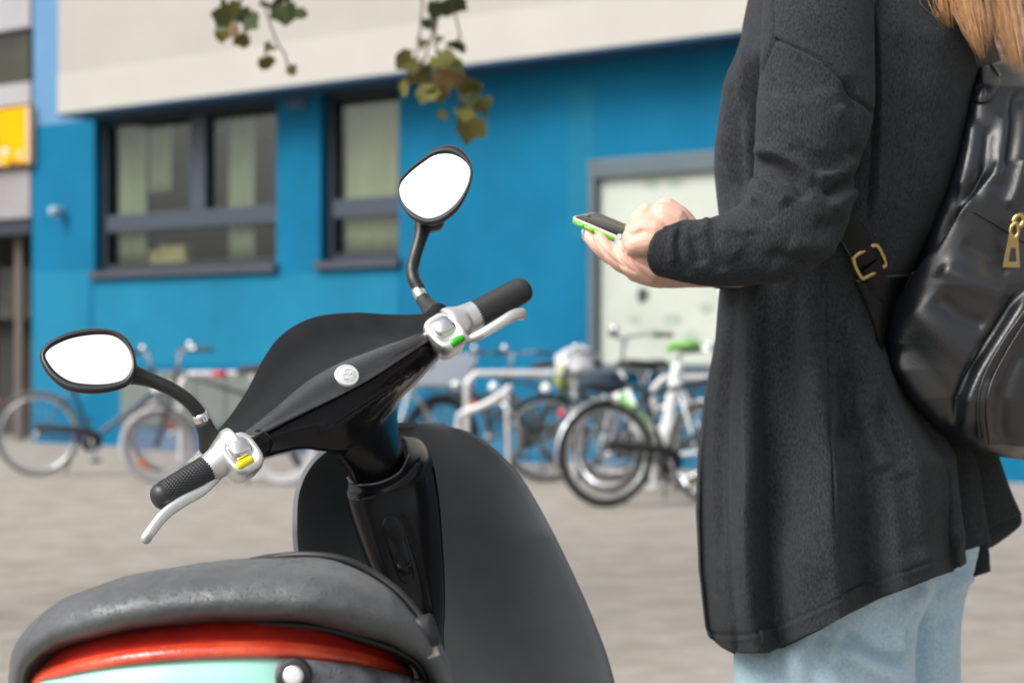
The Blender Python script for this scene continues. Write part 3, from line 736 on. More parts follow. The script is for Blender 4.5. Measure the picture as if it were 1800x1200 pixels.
for i in range(60):
    ring = []
    for j in range(0, 22, 3):
        q = up_rows[i][j]; dirv = (q - Vector((0, 0, H))).normalized()
        ring.append(q + dirv * .007)
    c3 = P(C[i][0], C[i][1], dc[i]); l3 = P(Lo[i][0], Lo[i][1], dc[i] + .022)
    ring[-1] = c3 + (c3 - P(0, 0, 1)).normalized() * 0 + Vector((0, .0025, -.002))
    ring += [c3.lerp(l3, .35) + Vector((0, -.006, 0)), c3.lerp(l3, .7) + Vector((0, -.003, 0)), l3]
    ring += [l3 + Vector((0, .04, -.004)), l3.lerp(P(T[i][0], T[i][1], dc[i] + dt_[i] + .07), .35) + Vector((0, .03, 0)), P(T[i][0], T[i][1] + 25, dc[i] + dt_[i] + .06), P(T[i][0], T[i][1] + 6, dc[i] + dt_[i] + .02)]
    rings.append(ring)
g.loft(rings)
# neck: flares into the bar
pairs = [((540, 778), (752, 640)), ((562, 784), (728, 668)), ((583, 799), (706, 690)), ((601, 818), (700, 715)), ((613, 834), (700, 745)), ((620, 848), (706, 780)), ((626, 862), (714, 812)), ((640, 905), (724, 860))]
A_ = crv([p[0] for p in pairs], 24); B_ = crv([p[1] for p in pairs], 24); rings = []
for k, (a, b) in enumerate(zip(A_, B_)):
    c = (a + b) / 2; h = (b - a) / 2; rings.append([])
    wd = ip(k / 23, [0, .3, .6, 1], [.05, .05, .048, .045])
    for j in range(28):
        t = 2 * math.pi * j / 28
        d = 2.41 + .055 * k / 23 - wd * math.sin(t) + (.09 * (1 - k / 23)) * math.cos(t)
        rings[-1].append(P(c[0] + h[0] * math.cos(t), c[1] + h[1] * math.cos(t), d))
g.loft(rings)
hm = baked(g.mesh('handlebar_cover'), [('REMESH', dict(mode='VOXEL', voxel_size=.0028)), ('SMOOTH', dict(iterations=9, factor=.5))])
ob('handlebar_cover', hm, M_gloss, scoot)

# emblem on the dashboard
def frame_at(a, b, up):
    u = (b - a).normalized(); n = (up - u * up.dot(u)).normalized(); v = n.cross(u); return u, v, n
def dome(c, u, v, n, a, b, prof, power=2.0, N=40):
    rings = []
    for s_, h_ in prof:
        ring = []
        for j in range(N):
            x, y = sup(2 * math.pi * j / N, power)
            ring.append(c + u * (a * s_ * x) + v * (b * s_ * y) + n * h_)
        rings.append(ring)
    q = MB(); q.loft(rings); return q
ei, ej = min(((i_, j_) for i_ in range(1, 59) for j_ in range(1, 21)), key=lambda k_: (proj(up_rows[k_[0]][k_[1]])[0] - 606) ** 2 + (proj(up_rows[k_[0]][k_[1]])[1] - 666) ** 2)
ec = P(606, 666, up_rows[ei][ej].y); en = (up_rows[ei + 4][ej] - up_rows[ei - 4][ej]).cross(up_rows[ei][min(21, ej + 2)] - up_rows[ei][ej - 2]).normalized()
if en.y > 0: en = -en
en = (en + Vector((0, -.35, 0))).normalized()
eu = (up_rows[ei + 4][ej] - up_rows[ei - 4][ej]); eu = (eu - en * eu.dot(en)).normalized(); ev = en.cross(eu)
ec = ec + en * .0065
emb = dome(ec, eu, ev, en, .0158, .0142, [(1, -.016), (1, 0.002), (.97, .0035), (.86, .0042), (.8, .0036), (.74, .0042), (.4, .0048), (.05, .005)]).build('emblem', mat('emblem_white', (.74, .76, .75), .3, metal=.25), scoot)
def ring_curve(cx, cy, r, a0, a1, rr=.0006):
    pts = [ec + eu * (cx + r * math.cos(t)) + ev * (cy + r * math.sin(t)) + en * .0049 for t in np.linspace(a0, a1, 14)]
    return MB().tube(pts, rr, n=6, k=30)
M_embl = mat('emblem_line', (.55, .6, .58), .4)
ring_curve(.0027, .0022, .0038, 0, 2 * math.pi - .02).build('emblem_mark', M_embl, emb); ring_curve(-.0042, -.0012, .0036, .5, 4.9).build('emblem_mark', M_embl, emb)

# ---- grips, collars, switch pods, levers
def grip_material():
    m = mat('grip_rubber', (.022, .023, .026), .45)
    t = m.node_tree; b = t.nodes['Principled BSDF']; tc = t.nodes.new('ShaderNodeTexCoord')
    br = t.nodes.new('ShaderNodeTexBrick'); br.inputs['Scale'].default_value = 1.0
    br.inputs['Color1'].default_value = (1, 1, 1, 1); br.inputs['Color2'].default_value = (1, 1, 1, 1); br.inputs['Mortar'].default_value = (0, 0, 0, 1)
    br.inputs['Brick Width'].default_value = .0052; br.inputs['Row Height'].default_value = .075; br.inputs['Mortar Size'].default_value = .0011; br.inputs['Mortar Smooth'].default_value = .6
    t.links.new(tc.outputs['UV'], br.inputs['Vector'])
    bp = t.nodes.new('ShaderNodeBump'); bp.inputs['Distance'].default_value = .0012; bp.inputs['Strength'].default_value = 1
    t.links.new(br.outputs['Color'], bp.inputs['Height']); t.links.new(bp.outputs[0], b.inputs['Normal'])
    return m
M_grip = mat('grip_rubber', (.022, .023, .026), .42)
def studded_grip(a, b, r, name='grip'):
    """a grip whose small studs are modelled"""
    ax = (b - a); L = ax.length; ax.normalize(); n0 = ax.orthogonal().normalized(); b0 = ax.cross(n0)
    g_ = MB(); NA, NL = 120, 150; rings = []
    for i in range(NL + 1):
        s = i / NL * L; ring = []
        endr = 1.0 if s > .012 else math.sqrt(max(.02, 1 - ((.012 - s) / .0125) ** 2))
        for j in range(NA):
            th = 2 * math.pi * j / NA
            rr = r * endr
            if s > .016 and s < L - .002:
                q = s / .0036; row = math.floor(q); uu = (th / (2 * math.pi) * 30 + .5 * (row % 2)) % 1.0; vv = q - row
                dd_ = math.hypot((uu - .5) * 2, (vv - .5) * 1.5); rr += .0009 * max(0, 1 - dd_ * dd_) - .0003
            ring.append(a + ax * s + (n0 * math.cos(th) + b0 * math.sin(th)) * rr)
        rings.append(ring)
    g_.loft(rings); return g_.build(name, M_grip, scoot)
gl0, gl1 = P(270, 882, 2.15), P(372, 820, 2.19); gr0, gr1 = P(930, 503, 2.565), P(830, 556, 2.53)
studded_grip(gl0, gl1, .0155); studded_grip(gr0, gr1, .0172)
# bar ends + flared collars
MB().tube([P(364, 825, 2.187), P(374, 819, 2.19), P(388, 808, 2.195), P(398, 800, 2.2), P(408, 793, 2.203), P(414, 790, 2.205)], [.0158, .0168, .0185, .0225, .0258, .0262], n=36, k=30, rnd=False).build('grip_collar', M_satin, scoot)
MB().tube([P(838, 551, 2.533), P(828, 557, 2.53), P(815, 564, 2.525), P(806, 569, 2.52), P(798, 573, 2.517), P(792, 576, 2.515)], [.0176, .019, .0205, .0235, .026, .0262], n=36, k=30, rnd=False).build('grip_collar', M_satin, scoot)
for (cx, cy, d, a, b, px2, btn, sgn) in ((425, 795, 2.185, .0205, .0242, (455, 778), (430, 814), 1), (783, 580, 2.485, .0225, .0262, (813, 562), (803, 600), -1)):
    c = P(cx, cy, d); u, v, n = frame_at(c, P(px2[0], px2[1], d + .011), Vector((.12 * sgn, -1, .42)))
    body = dome(c, u, v, n, a, b, [(.9, -.03), (1, -.012), (1, -.004), (.97, 0), (.9, .0022), (.72, .0032), (.66, .0018), (.05, .0014)], 3.2, 48).build('switch_pod', M_satin, scoot)
    cc = c + v * (.0045 if True else 0) + n * .001
    dome(cc, u, v, n, a * .66, b * .5, [(1, -.004), (1, .001), (.93, .004), (.75, .0064), (.45, .0078), (.05, .0082)], 3.0, 40).build('chrome_switch', M_chrome, body)
    bc = P(btn[0], btn[1], d - .006); m_ = M_yel if sgn == 1 else M_grn
    q = MB(); q.tube([bc - u * .0065 + n * .001, bc + u * .0065 + n * .001], .0052, n=16, k=6); bo = q.build('button', m_, body)
    MB().tube([bc - u * .002 + n * .0058, bc + u * .002 + n * .0058], .0004, n=6, k=3).build('button_mark', M_blk, bo)
# black bar core behind pods
MB().tube([P(410, 797, 2.222), P(455, 778, 2.24)], .0165, n=24, k=4).build('bar_sleeve', M_gloss, scoot)
MB().tube([P(805, 572, 2.535), P(762, 596, 2.52)], .018, n=24, k=4).build('bar_sleeve', M_gloss, scoot)
MB().tube([P(818, 600, 2.50), P(850, 585, 2.495), P(882, 566, 2.50), P(903, 554, 2.51), P(917, 551, 2.52)], [.0045, .0055, .006, .0065, .0068], n=18, k=40, flat=1.15).build('brake_lever', M_satin, scoot)
MB().tube([P(385, 836, 2.19), P(355, 862, 2.17), P(318, 883, 2.15), P(288, 905, 2.135), P(262, 938, 2.12), P(256, 948, 2.12)], [.004, .0052, .0056, .0056, .0054, .0052], n=18, k=40, flat=1.15).build('brake_lever', M_satin, scoot)

# ---- mirrors
def mirror(glass, outer, d0, tilt, stalk, srad, collar, boot, yaw=0.0):
    gl = crv(glass, 64, True); ou = crv(outer, 64, True); cy = gl[:, 1].mean(); cx = gl[:, 0].mean()
    # match ring starts by angle
    def byang(q):
        a = np.arctan2(q[:, 1] - cy, q[:, 0] - cx); o = np.argsort(a); aa = a[o]; rr = np.hypot(q[:, 0] - cx, q[:, 1] - cy)[o]
        t = np.linspace(-math.pi, math.pi, 64, endpoint=False)
        r_ = np.interp(t, np.concatenate([aa - 2 * math.pi, aa, aa + 2 * math.pi]), np.tile(rr, 3))
        return np.stack([cx + r_ * np.cos(t), cy + r_ * np.sin(t)], 1)
    gl, ou = byang(gl), byang(ou)
    D = lambda q, extra=0.0: d0 - (q[1] - cy) * d0 / F * math.tan(tilt) + (q[0] - cx) * d0 / F * math.tan(yaw) + extra
    def ring(q, e): return [P(x[0], x[1], D(x, e)) for x in q]
    def mix(t): return gl + (ou - gl) * t
    cen = np.array([cx, cy])
    def shrink(s, q=None):
        q = ou if q is None else q
        return cen + (q - cen) * s
    h_ = MB(); h_.loft([ring(gl, .004), ring(mix(.12), -.0005), ring(mix(.5), -.003), ring(mix(.9), .002), ring(ou, .010), ring(shrink(.985), .02), ring(shrink(.9), .032), ring(shrink(.7), .042), ring(shrink(.4), .048), ring(shrink(.05), .05)], cap=True)
    ho = h_.build('mirror_housing', M_rub, scoot)
    g_ = MB(); g_.loft([ring(shrink(1.01, gl), .005), ring(shrink(1.0, gl), .002), ring(shrink(.5, gl), .002), ring(shrink(.02, gl), .002)], cap=True); g_.build('mirror_glass', M_mirror, ho, smooth=False)
    MB().tube(stalk, srad, n=20, k=60).build('mirror_stalk', M_rub, scoot)
    MB().tube(collar, .0085, n=20, k=4, rnd=False).build('mirror_collar', M_chrome, scoot)
    MB().tube(boot, [.0098, .0098, .012, .016], n=20, k=14, rnd=False).build('mirror_boot', M_boot, scoot)
mirror([(79, 622), (90, 608), (120, 594), (155, 587), (190, 586), (210, 595), (225, 612), (232, 635), (228, 655), (215, 668), (190, 674), (160, 675), (125, 670), (100, 655), (85, 637)],
       [(70, 622), (84, 602), (118, 585), (158, 577), (195, 579), (216, 588), (231, 605), (240, 635), (238, 658), (225, 678), (190, 690), (150, 692), (116, 685), (92, 668), (75, 645)],
       2.16, R(27), [P(225, 655, 2.185), P(240, 660, 2.185), P(265, 668, 2.185), P(300, 683, 2.187), P(330, 703, 2.19), P(347, 722, 2.193), P(352, 732, 2.195)], [.014, .0105, .0082, .0076, .0076, .0076, .0076],
       [P(350, 727, 2.194), P(358, 744, 2.197)], [P(357, 742, 2.197), P(361, 752, 2.199), P(367, 766, 2.205), P(374, 782, 2.215)], yaw=R(6))
mirror([(702, 327), (708, 312), (733, 290), (762, 273), (787, 270), (808, 277), (823, 292), (825, 308), (817, 333), (800, 358), (775, 377), (750, 383), (727, 373), (708, 354)],
       [(699, 337), (702, 319), (717, 299), (742, 278), (767, 260), (792, 255), (811, 262), (827, 283), (831, 308), (823, 337), (808, 366), (787, 386), (767, 395), (746, 395), (721, 383), (704, 358)],
       2.60, R(26), [P(757, 385, 2.64), P(745, 398, 2.635), P(740, 415, 2.625), P(731, 445, 2.615), P(725, 470, 2.61), P(727, 490, 2.60), P(736, 507, 2.595)], [.02, .0135, .0095, .0085, .0085, .0085, .0085],
       [P(733, 508, 2.594), P(743, 526, 2.588)], [P(743, 525, 2.588), P(748, 533, 2.582), P(757, 543, 2.57), P(768, 553, 2.555)], yaw=R(-8))

# ---- seat
NS = 90
S0 = crv([(78, 1270), (82, 1190), (108, 1147), (200, 1119), (300, 1103), (400, 1097), (480, 1095), (560, 1101), (640, 1121), (700, 1142), (742, 1178), (752, 1270)], NS)
S1 = crv([(42, 1270), (45, 1195), (60, 1165), (100, 1137), (200, 1111), (300, 1094), (400, 1087), (480, 1085), (560, 1091), (640, 1111), (700, 1130), (748, 1165), (772, 1215), (778, 1270)], NS)
S2 = crv([(18, 1270), (22, 1200), (36, 1150), (90, 1105), (190, 1072), (300, 1052), (400, 1043), (490, 1042), (570, 1047), (650, 1066), (715, 1100), (766, 1150), (788, 1210), (792, 1270)], NS)
S3 = crv([(12, 1270), (14, 1190), (25, 1130), (60, 1088), (110, 1050), (170, 1025), (250, 1002), (350, 985), (450, 977), (540, 975), (600, 984), (650, 1005), (700, 1040), (745, 1090), (775, 1130), (793, 1170), (798, 1220), (799, 1270)], NS)
uu = np.linspace(-1, 1, NS)
base = SEAT_D + .16 * np.abs(uu) ** 3
def srow(Q, e, sx=1.0, dz=0.0):
    out = []
    for i in range(NS):
        p = P(Q[i][0], Q[i][1], base[i] + e * (1 - .35 * abs(uu[i]) ** 4)); p.z += dz; p.x = (p.x + .235) * sx - .235; out.append(p)
    return out
def blend(Qa, Qb, t, e): return srow(Qa + (Qb - Qa) * t, e)
rows = [srow(S0, .10), srow(S0, .06), srow(S1, .024), blend(S1, S2, .06, .012), blend(S1, S2, .25, .003), blend(S1, S2, .6, -.002), srow(S2, .002), blend(S2, S3, .35, .012), blend(S2, S3, .65, .032), blend(S2, S3, .87, .065), srow(S3, .11),
        srow(S3, .2, .99, -.010), srow(S3, .34, .93, -.03), srow(S3, .5, .75, -.055), srow(S3, .58, .55, -.09), srow(S3, .58, .5, -.16)]
g = MB(); g.loft(rows, closed=False)
seatm = baked(g.mesh('seat'), [('SUBSURF', dict(levels=2, render_levels=2))])
wobble(seatm, .0014, 26); wobble(seatm, .0006, 90, 3)
seat = ob('seat', seatm, M_seat, scoot, solid=.004)
st_pts = [P(x, y, SEAT_D + e) for x, y, e in ((440, 986, .15), (480, 979, .125), (540, 975, .112), (602, 983, .108), (655, 1007, .106), (703, 1042, .098), (738, 1083, .09), (748, 1100, .085))]
MB().tube(st_pts, .0034, n=12, k=60).build('piping', M_trim, seat)
c = P(750, 1110, SEAT_D + .075); u, v, n = frame_at(c, P(768, 1104, SEAT_D + .077), Vector((.1, -1, .3)))
bk = dome(c, u, v, n, .0096, .0145, [(.95, -.03), (1, -.003), (1, .003), (.9, .006), (.05, .0066)], 5, 32).build('seat_clip', M_trim, seat)
MB().box(c - v * .017 - u * .001 + n * .0, (.011, .012, .004), Matrix((u, v, n)).transposed()).build('clip_tab', mat('tab_beige', (.3, .27, .2), .5, var=.3, vscale=60), bk, smooth=False, bevel=.001)
# ---- tail light, mint tail panel, lock bracket
TU = crv([(52, 1260), (58, 1196), (110, 1150), (200, 1121), (300, 1104), (400, 1098), (500, 1100), (600, 1114), (680, 1139), (716, 1176), (722, 1190)], NS)
TL = crv([(56, 1275), (62, 1202), (118, 1182), (200, 1166), (300, 1155), (400, 1150), (500, 1150), (600, 1160), (680, 1175), (718, 1184), (723, 1192)], NS)
def trow(t, e): return srow(TU + (TL - TU) * t, e)
g = MB(); g.loft([trow(-.25, .07), trow(0, .05), trow(.35, .036), trow(.58, .027), trow(.62, .022), trow(.95, .012), trow(1.0, .016), trow(1.02, .05)], closed=False)
M_tail = mat('tail_red', (.58, .03, .012), .22, col2=(.80, .10, .035), vscale=22, detail=5, coat=.6, bump=.3, bscale=300, bdist=.0012)
tlo = g.build('tail_light', M_tail, scoot, sub=1, solid=.004)
tlo.data.materials.append(mat('tail_dark_red', (.34, .016, .011), .22, col2=(.62, .03, .016), vscale=16, detail=4, coat=.5, bump=.3, bscale=300, bdist=.001)); beads(M_tail, 260, .28, .0006)
for q_, p_ in enumerate(tlo.data.polygons): p_.material_index = 1 if q_ // (NS - 1) < 4 else 0
beads(M_brk, 160, .3, .0012)
g = MB(); g.loft([srow(S0, .055), srow(S0 + np.array([0, 2]), .05), srow(S0 + np.array([0, 5]), .065)], closed=False); g.build('seat_gasket', M_trim, scoot, solid=.004)
g = MB(); g.loft([srow(TL, .03), srow(TL + np.array([0, 3]), .022), srow(TL + np.array([0, 40]), .012), srow(TL + np.array([0, 120]), .0), srow(TL + np.array([0, 300]), .03, .97), srow(TL + np.array([0, 520]), .12, .85), srow(TL + np.array([0, 640]), .25, .7)], closed=False)
g.build('tail_panel', M_mint, scoot, sub=1, solid=.004)
# bracket plate to the right of the mint panel
BU = crv([(487, 1160), (500, 1154), (540, 1156), (600, 1164), (680, 1179), (720, 1188), (760, 1205)], 40); BL = crv([(482, 1185), (487, 1215), (520, 1235), (600, 1245), (680, 1260), (720, 1270), (765, 1280)], 40)
rws = []
for t, e in ((0, .03), (.03, .012), (.3, .006), (.7, .004), (1, .006), (1.03, .03)):
    rws.append([P(*(BU[i] + (BL[i] - BU[i]) * t), SEAT_D + .16 * abs((BU[i][0] - 405) / 390) ** 3 + e) for i in range(40)])
g = MB(); g.loft(rws, closed=False); brk = g.build('lock_bracket', M_brk, scoot, sub=1, solid=.006)
c = P(517, 1186, SEAT_D + .012)
dome(c, Vector((1, 0, 0)), Vector((0, .2, .98)), Vector((0, -.98, .2)), .0155, .0155, [(.9, -.01), (1, .0), (.95, .004), (.8, .005), (.05, .005)], 2, 32).build('bolt_seat', M_trim, brk)
dome(c + Vector((0, -.004, 0)), Vector((1, 0, 0)), Vector((0, .2, .98)), Vector((0, -.98, .2)), .0086, .0086, [(1, -.01), (1, .003), (.93, .0042), (.6, .0044), (.05, .0044)], 2, 32).build('bolt', M_satin, brk)
# side fairing under the seat to the right (dark), down to the floorboard
g = MB()
Q1 = crv([(723, 1190), (752, 1200), (775, 1260), (790, 1330)], 12)
g.loft([[P(x[0] - 30 * k, x[1] + 30 * k, SEAT_D + .1 + .12 * k) for x in Q1] for k in range(4)], closed=False); g.build('side_fairing', M_trim, scoot, solid=.006)

# ---- rest of the scooter below the picture: body, floorboard, wheels
LEAN = R(-11); HEAD = R(-4)
org = Vector((-.085, SEAT_D + .08, 0))
MS = Matrix.Translation(org) @ Matrix.Rotation(HEAD, 4, 'Z') @ Matrix.Rotation(LEAN, 4, 'Y')
SL = lambda f, r_, u_: MS @ Vector((r_, f, u_))
def oval(f, u_, a, b, n=24): return [SL(f, a * math.cos(t), u_ + b * math.sin(t)) for t in np.linspace(0, 2 * math.pi, n, endpoint=False)]
g = MB(); g.loft([oval(-.06, .58, .10, .06), oval(0, .55, .14, .13), oval(.15, .52, .145, .17), oval(.3, .48, .14, .17), oval(.42, .42, .13, .14), oval(.48, .33, .12, .05)]); g.build('rear_body', M_mint, scoot, sub=1)
g = MB(); g.loft([oval(.36, .27, .15, .035), oval(.5, .25, .17, .03), oval(.8, .25, .17, .03), oval(.9, .3, .16, .04), oval(1.0, .45, .14, .03)]); g.build('floorboard', M_grey, scoot, sub=1)
def swheel(f, rad):
    rings = []; 
    for i in range(49):
        a = 2 * math.pi * i / 48
        rings.append([SL(f + (rad - .05 + .05 * math.cos(b)) * math.cos(a), .055 * math.sin(b), rad + (rad - .05 + .05 * math.cos(b)) * math.sin(a)) for b in np.linspace(0, 2 * math.pi, 14, endpoint=False)])
    q = MB(); q.loft(rings, cap=False); wv = q.build('wheel', M_tyre, scoot)
    q = MB(); q.loft([[SL(f + r_ * math.cos(t), x, rad + r_ * math.sin(t)) for t in np.linspace(0, 2 * math.pi, 30, endpoint=False)] for r_, x in ((.03, -.05), (.14, -.03), (.17, -.04), (.17, .04), (.14, .03), (.03, .05))]); q.build('rim', M_gloss, wv)
swheel(-.02, .225); swheel(1.27, .225)
g = MB(); g.tube([SL(-.02, .08, .225), SL(.2, .09, .28), SL(.42, .08, .3)], .03); g.build('swing_arm', M_trim, scoot)
g = MB()
for y in (-.075, .075): g.tube([SL(1.27, y, .225), SL(1.2, y, .45), SL(1.12, y * .6, .62)], .02)
g.build('fork', M_trim, scoot)
g = MB(); g.loft([[SL(1.27 + .26 * math.cos(a), x, .225 + .26 * math.sin(a)) for x in (-.07, -.04, 0, .04, .07)] for a in np.linspace(R(10), R(160), 16)], closed=False); g.build('front_mudguard', M_mint, scoot, solid=.005)
g = MB(); g.tube([SL(.42, -.09, .26), SL(.40, -.2, .05), SL(.40, -.225, .045)], .011); g.build('side_stand', M_trim, scoot)
# ================================================================== WOMAN WITH PHONE
def wool(name, a, b):
    m = mat(name, a, .95, col2=b, vscale=620, detail=2, sheen=.04, bump=.6, bscale=380, bdist=.002, stretch=(1, 1, .3), spec=.15)
    t = m.node_tree; bs = t.nodes['Principled BSDF']; src = bs.inputs['Base Color'].links[0].from_socket
    tc = [n for n in t.nodes if n.type == 'TEX_COORD'][0]
    n2 = t.nodes.new('ShaderNodeTexNoise'); n2.inputs['Scale'].default_value = 60; n2.inputs['Detail'].default_value = 6; t.links.new(tc.outputs['Object'], n2.inputs['Vector'])
    mr = t.nodes.new('ShaderNodeMapRange'); mr.inputs['From Min'].default_value = .35; mr.inputs['From Max'].default_value = .65; mr.inputs['To Min'].default_value = .93; mr.inputs['To Max'].default_value = 1.07
    t.links.new(n2.outputs['Fac'], mr.inputs[0])
    mx = t.nodes.new('ShaderNodeVectorMath'); mx.operation = 'SCALE'; t.links.new(src, mx.inputs[0]); t.links.new(mr.outputs[0], mx.inputs['Scale'])
    t.links.new(mx.outputs[0], bs.inputs['Base Color']); bs.inputs['Sheen Roughness'].default_value = .6
    return m
M_wool = wool('charcoal_wool', (.0085, .0102, .0115), (.040, .046, .051))
M_skin = mat('skin', (.66, .385, .29), .5, col2=(.72, .45, .355), vscale=18, detail=4, bump=.08, bscale=600, bdist=.0006)
_b = M_skin.node_tree.nodes['Principled BSDF']; _b.inputs['Subsurface Weight'].default_value = .12; _b.inputs['Subsurface Radius'].default_value = (.008, .003, .0015)
M_denim = mat('pale_denim', s2l(150, 188, 210), .9, col2=s2l(200, 219, 228), vscale=230, detail=8, bump=.35, bscale=900, bdist=.0008, sheen=.2)
M_shirt = mat('white_shirt', (.75, .76, .78), .9)
M_nail = mat('grey_nail_polish', s2l(150, 152, 165), .25, coat=.5)
M_hair = mat('blonde_hair', s2l(186, 134, 86), .5, col2=s2l(222, 180, 132), vscale=30, detail=3)
M_shoe = mat('shoe_white', (.7, .7, .7), .6)

pers = empty('person', Vector((P(1480, 0, 2.7).x, 2.7, 0)), 'woman seen from her left side in charcoal cardigan and pale jeans, holding a phone', 'person')

# ---- body: one continuous surface; clothes cover all but the hands
g = MB()
cap = lambda a, b, r0, r1, n=16, k=6: g.tube([P(*a), P(*b)], [r0, r1], n=n, k=2)
def chain(pts, rads, n=14, k=None): g.tube([P(*p) for p in pts], rads, n=n, k=k or len(pts) * 5)
# hands (fine)
chain([(1300, 470, 2.60), (1240, 474, 2.575), (1195, 474, 2.555), (1150, 470, 2.535), (1118, 466, 2.53)], [.026, .023, .0235, .026, .020], 20)
chain([(1190, 468, 2.53), (1140, 474, 2.515), (1118, 474, 2.51)], [.018, .02, .016], 16)
chain([(1120, 468, 2.55), (1078, 455, 2.545), (1050, 432, 2.545), (1032, 413, 2.553)], [.0105, .0098, .009, .0078])
chain([(1125, 476, 2.52), (1090, 463, 2.508), (1068, 440, 2.508), (1053, 418, 2.522)], [.012, .0108, .0098, .0086])
chain([(1140, 484, 2.50), (1110, 471, 2.493), (1094, 449, 2.495), (1093, 422, 2.510)], [.0125, .0112, .0098, .0084])
chain([(1150, 474, 2.488), (1125, 456, 2.486), (1112, 436, 2.492)], [.0125, .0105, .009])
# near (left) hand, back of the hand towards us
chain([(1330, 440, 2.50), (1240, 438, 2.49), (1200, 432, 2.489), (1170, 420, 2.489)], [.027, .0225, .023, .0235], 22)
chain([(1195, 425, 2.492), (1160, 408, 2.490), (1135, 405, 2.490)], [.024, .027, .022], 22)
chain([(1200, 408, 2.512), (1184, 386, 2.512), (1170, 368, 2.510)], [.0235, .022, .0160], 18)
chain([(1178, 398, 2.50), (1155, 382, 2.498), (1139, 374, 2.498)], [.026, .0215, .0125], 18)
chain([(1138, 373, 2.497), (1124, 386, 2.494), (1115, 397, 2.498), (1108, 402, 2.508)], [.0118, .012, .0098, .0075])
chain([(1150, 408, 2.478), (1126, 408, 2.478), (1112, 418, 2.477), (1109, 430, 2.480)], [.021, .0175, .0138, .011])
chain([(1160, 428, 2.476), (1134, 427, 2.473), (1114, 432, 2.474), (1118, 441, 2.480)], [.021, .0175, .0138, .011])
hands = baked(g.mesh('hands'), [('REMESH', dict(mode='VOXEL', voxel_size=.0014)), ('SMOOTH', dict(iterations=10, factor=.5))])
wobble(hands, .0004, 60)
folds(hands, [([(1046, 418), (1060, 440), (1084, 462), (1104, 474)], 3, -.0016, 'r'), ([(1083, 420), (1086, 446), (1100, 468), (1122, 482)], 3, -.0018, 'r'), ([(1100, 410), (1116, 412), (1134, 404)], 5, -.0014, 'r'), ([(1094, 436), (1108, 450), (1128, 458)], 2.0, -.0022, 'r'), ([(1112, 449), (1122, 462), (1150, 474)], 2.5, -.002, 'r'),
              ([(1152, 356), (1150, 372), (1152, 388)], 9, -.0018, 'r'), ([(1096, 420), (1102, 405)], 2, -.0012, 'r')])
g = MB()
TD = 2.75
chain([(1500, 1010, TD), (1495, 860, TD), (1500, 640, TD), (1500, 420, TD), (1500, 200, TD), (1500, 60, TD), (1500, -60, TD)], [.08, .10, .09, .095, .10, .10, .06], 24)
chain([(1500, -40, TD), (1495, -130, TD), (1490, -190, TD)], [.055, .052, .052], 20)
g.ball(P(1482, -262, TD), (.095, .075, .118), nu=24, nv=18); g.ball(P(1448, -215, TD), (.05, .055, .06)); g.ball(P(1366, -238, TD), (.016, .014, .02))
for sd in (-1, 1): g.ball(P(1490, -250, TD + sd * .076), (.018, .01, .03))
chain([(1440, 20, 2.58), (1430, 200, 2.55), (1410, 400, 2.51), (1300, 440, 2.50)], [.05, .045, .038, .028]); chain([(1490, -20, TD), (1440, 20, 2.58)], [.07, .052])
chain([(1440, 20, 2.93), (1430, 200, 2.95), (1410, 400, 2.85), (1300, 470, 2.60)], [.05, .045, .038, .026]); chain([(1490, -20, TD), (1440, 20, 2.93)], [.07, .052])
for dd in (2.76, 2.90):
    chain([(1490, 960, dd), (1470, 1150, dd), (1455, 1350, dd), (1465, 1600, dd), (1475, 1810, dd)], [.06, .055, .05, .045, .035], 18)
torso = baked(g.mesh('torso'), [('REMESH', dict(mode='VOXEL', voxel_size=.006)), ('SMOOTH', dict(iterations=4, factor=.5))])
bm = bmesh.new(); bm.from_mesh(hands); bm.from_mesh(torso); bm.to_mesh(hands); bm.free()
hands.polygons.foreach_set('use_smooth', [True] * len(hands.polygons))
ob('body', hands, M_skin, pers)
def nail(px, py, d, u, v, n, a=.005, b=.0068):
    n = Vector(n).normalized(); u = Vector(u); u = (u - n * u.dot(n)).normalized(); v = n.cross(u)
    dome(P(px, py, d), u, v, n, a, b, [(1, -.002), (1, .0), (.85, .0010), (.5, .0015), (.05, .0016)], 2.6, 24).build('fingernail', M_nail, pers)
nail(1086, 424, 2.5025, (0.3, .9, 0), None, (-.65, -.75, .12), .0055, .0098)
nail(1048.5, 421, 2.517, (0.3, .9, 0), None, (-.95, -.35, -.1), .0042, .0075)
nail(1102, 401, 2.507, (.3, .9, .2), None, (-.95, -.3, .25), .003, .0062)
nail(1024.5, 411, 2.55, (0.3, .9, 0), None, (-.97, -.2, -.1), .0035, .006)

# ---- phone
A = P(1003, 381, 2.56); B = P(1050, 372, 2.607); wv = (B - A).normalized(); Lv = P(1133, 436, 2.50) - A; Lv = (Lv - wv * Lv.dot(wv)).normalized(); nv = Lv.cross(wv).normalized()
if nv.z < 0: nv = -nv
PW, PL, PT = .059, .124, .0098
def slab(o, lw, ll, prof, rc, N=10):
    rings = []
    for inset, h_ in prof:
        ring = []
        for (cx_, cy_, a0) in ((ll - rc, lw - rc, 0), (rc, lw - rc, 90), (rc, rc, 180), (ll - rc, rc, 270)):
            for t in np.linspace(R(a0), R(a0 + 90), N):
                r2 = max(rc - inset, .0005); ring.append(o + Lv * (cx_ + r2 * math.cos(t)) + wv * (cy_ + r2 * math.sin(t)) + nv * h_)
        rings.append(ring)
    q = MB(); q.loft(rings); return q
ph = empty('smartphone', A + Lv * PL / 2 + wv * PW / 2 - nv * PT, 'smartphone with black screen and green case held in both hands', 'phone')
M_pgreen = mat('phone_green', s2l(120, 190, 60), .35, coat=.3)
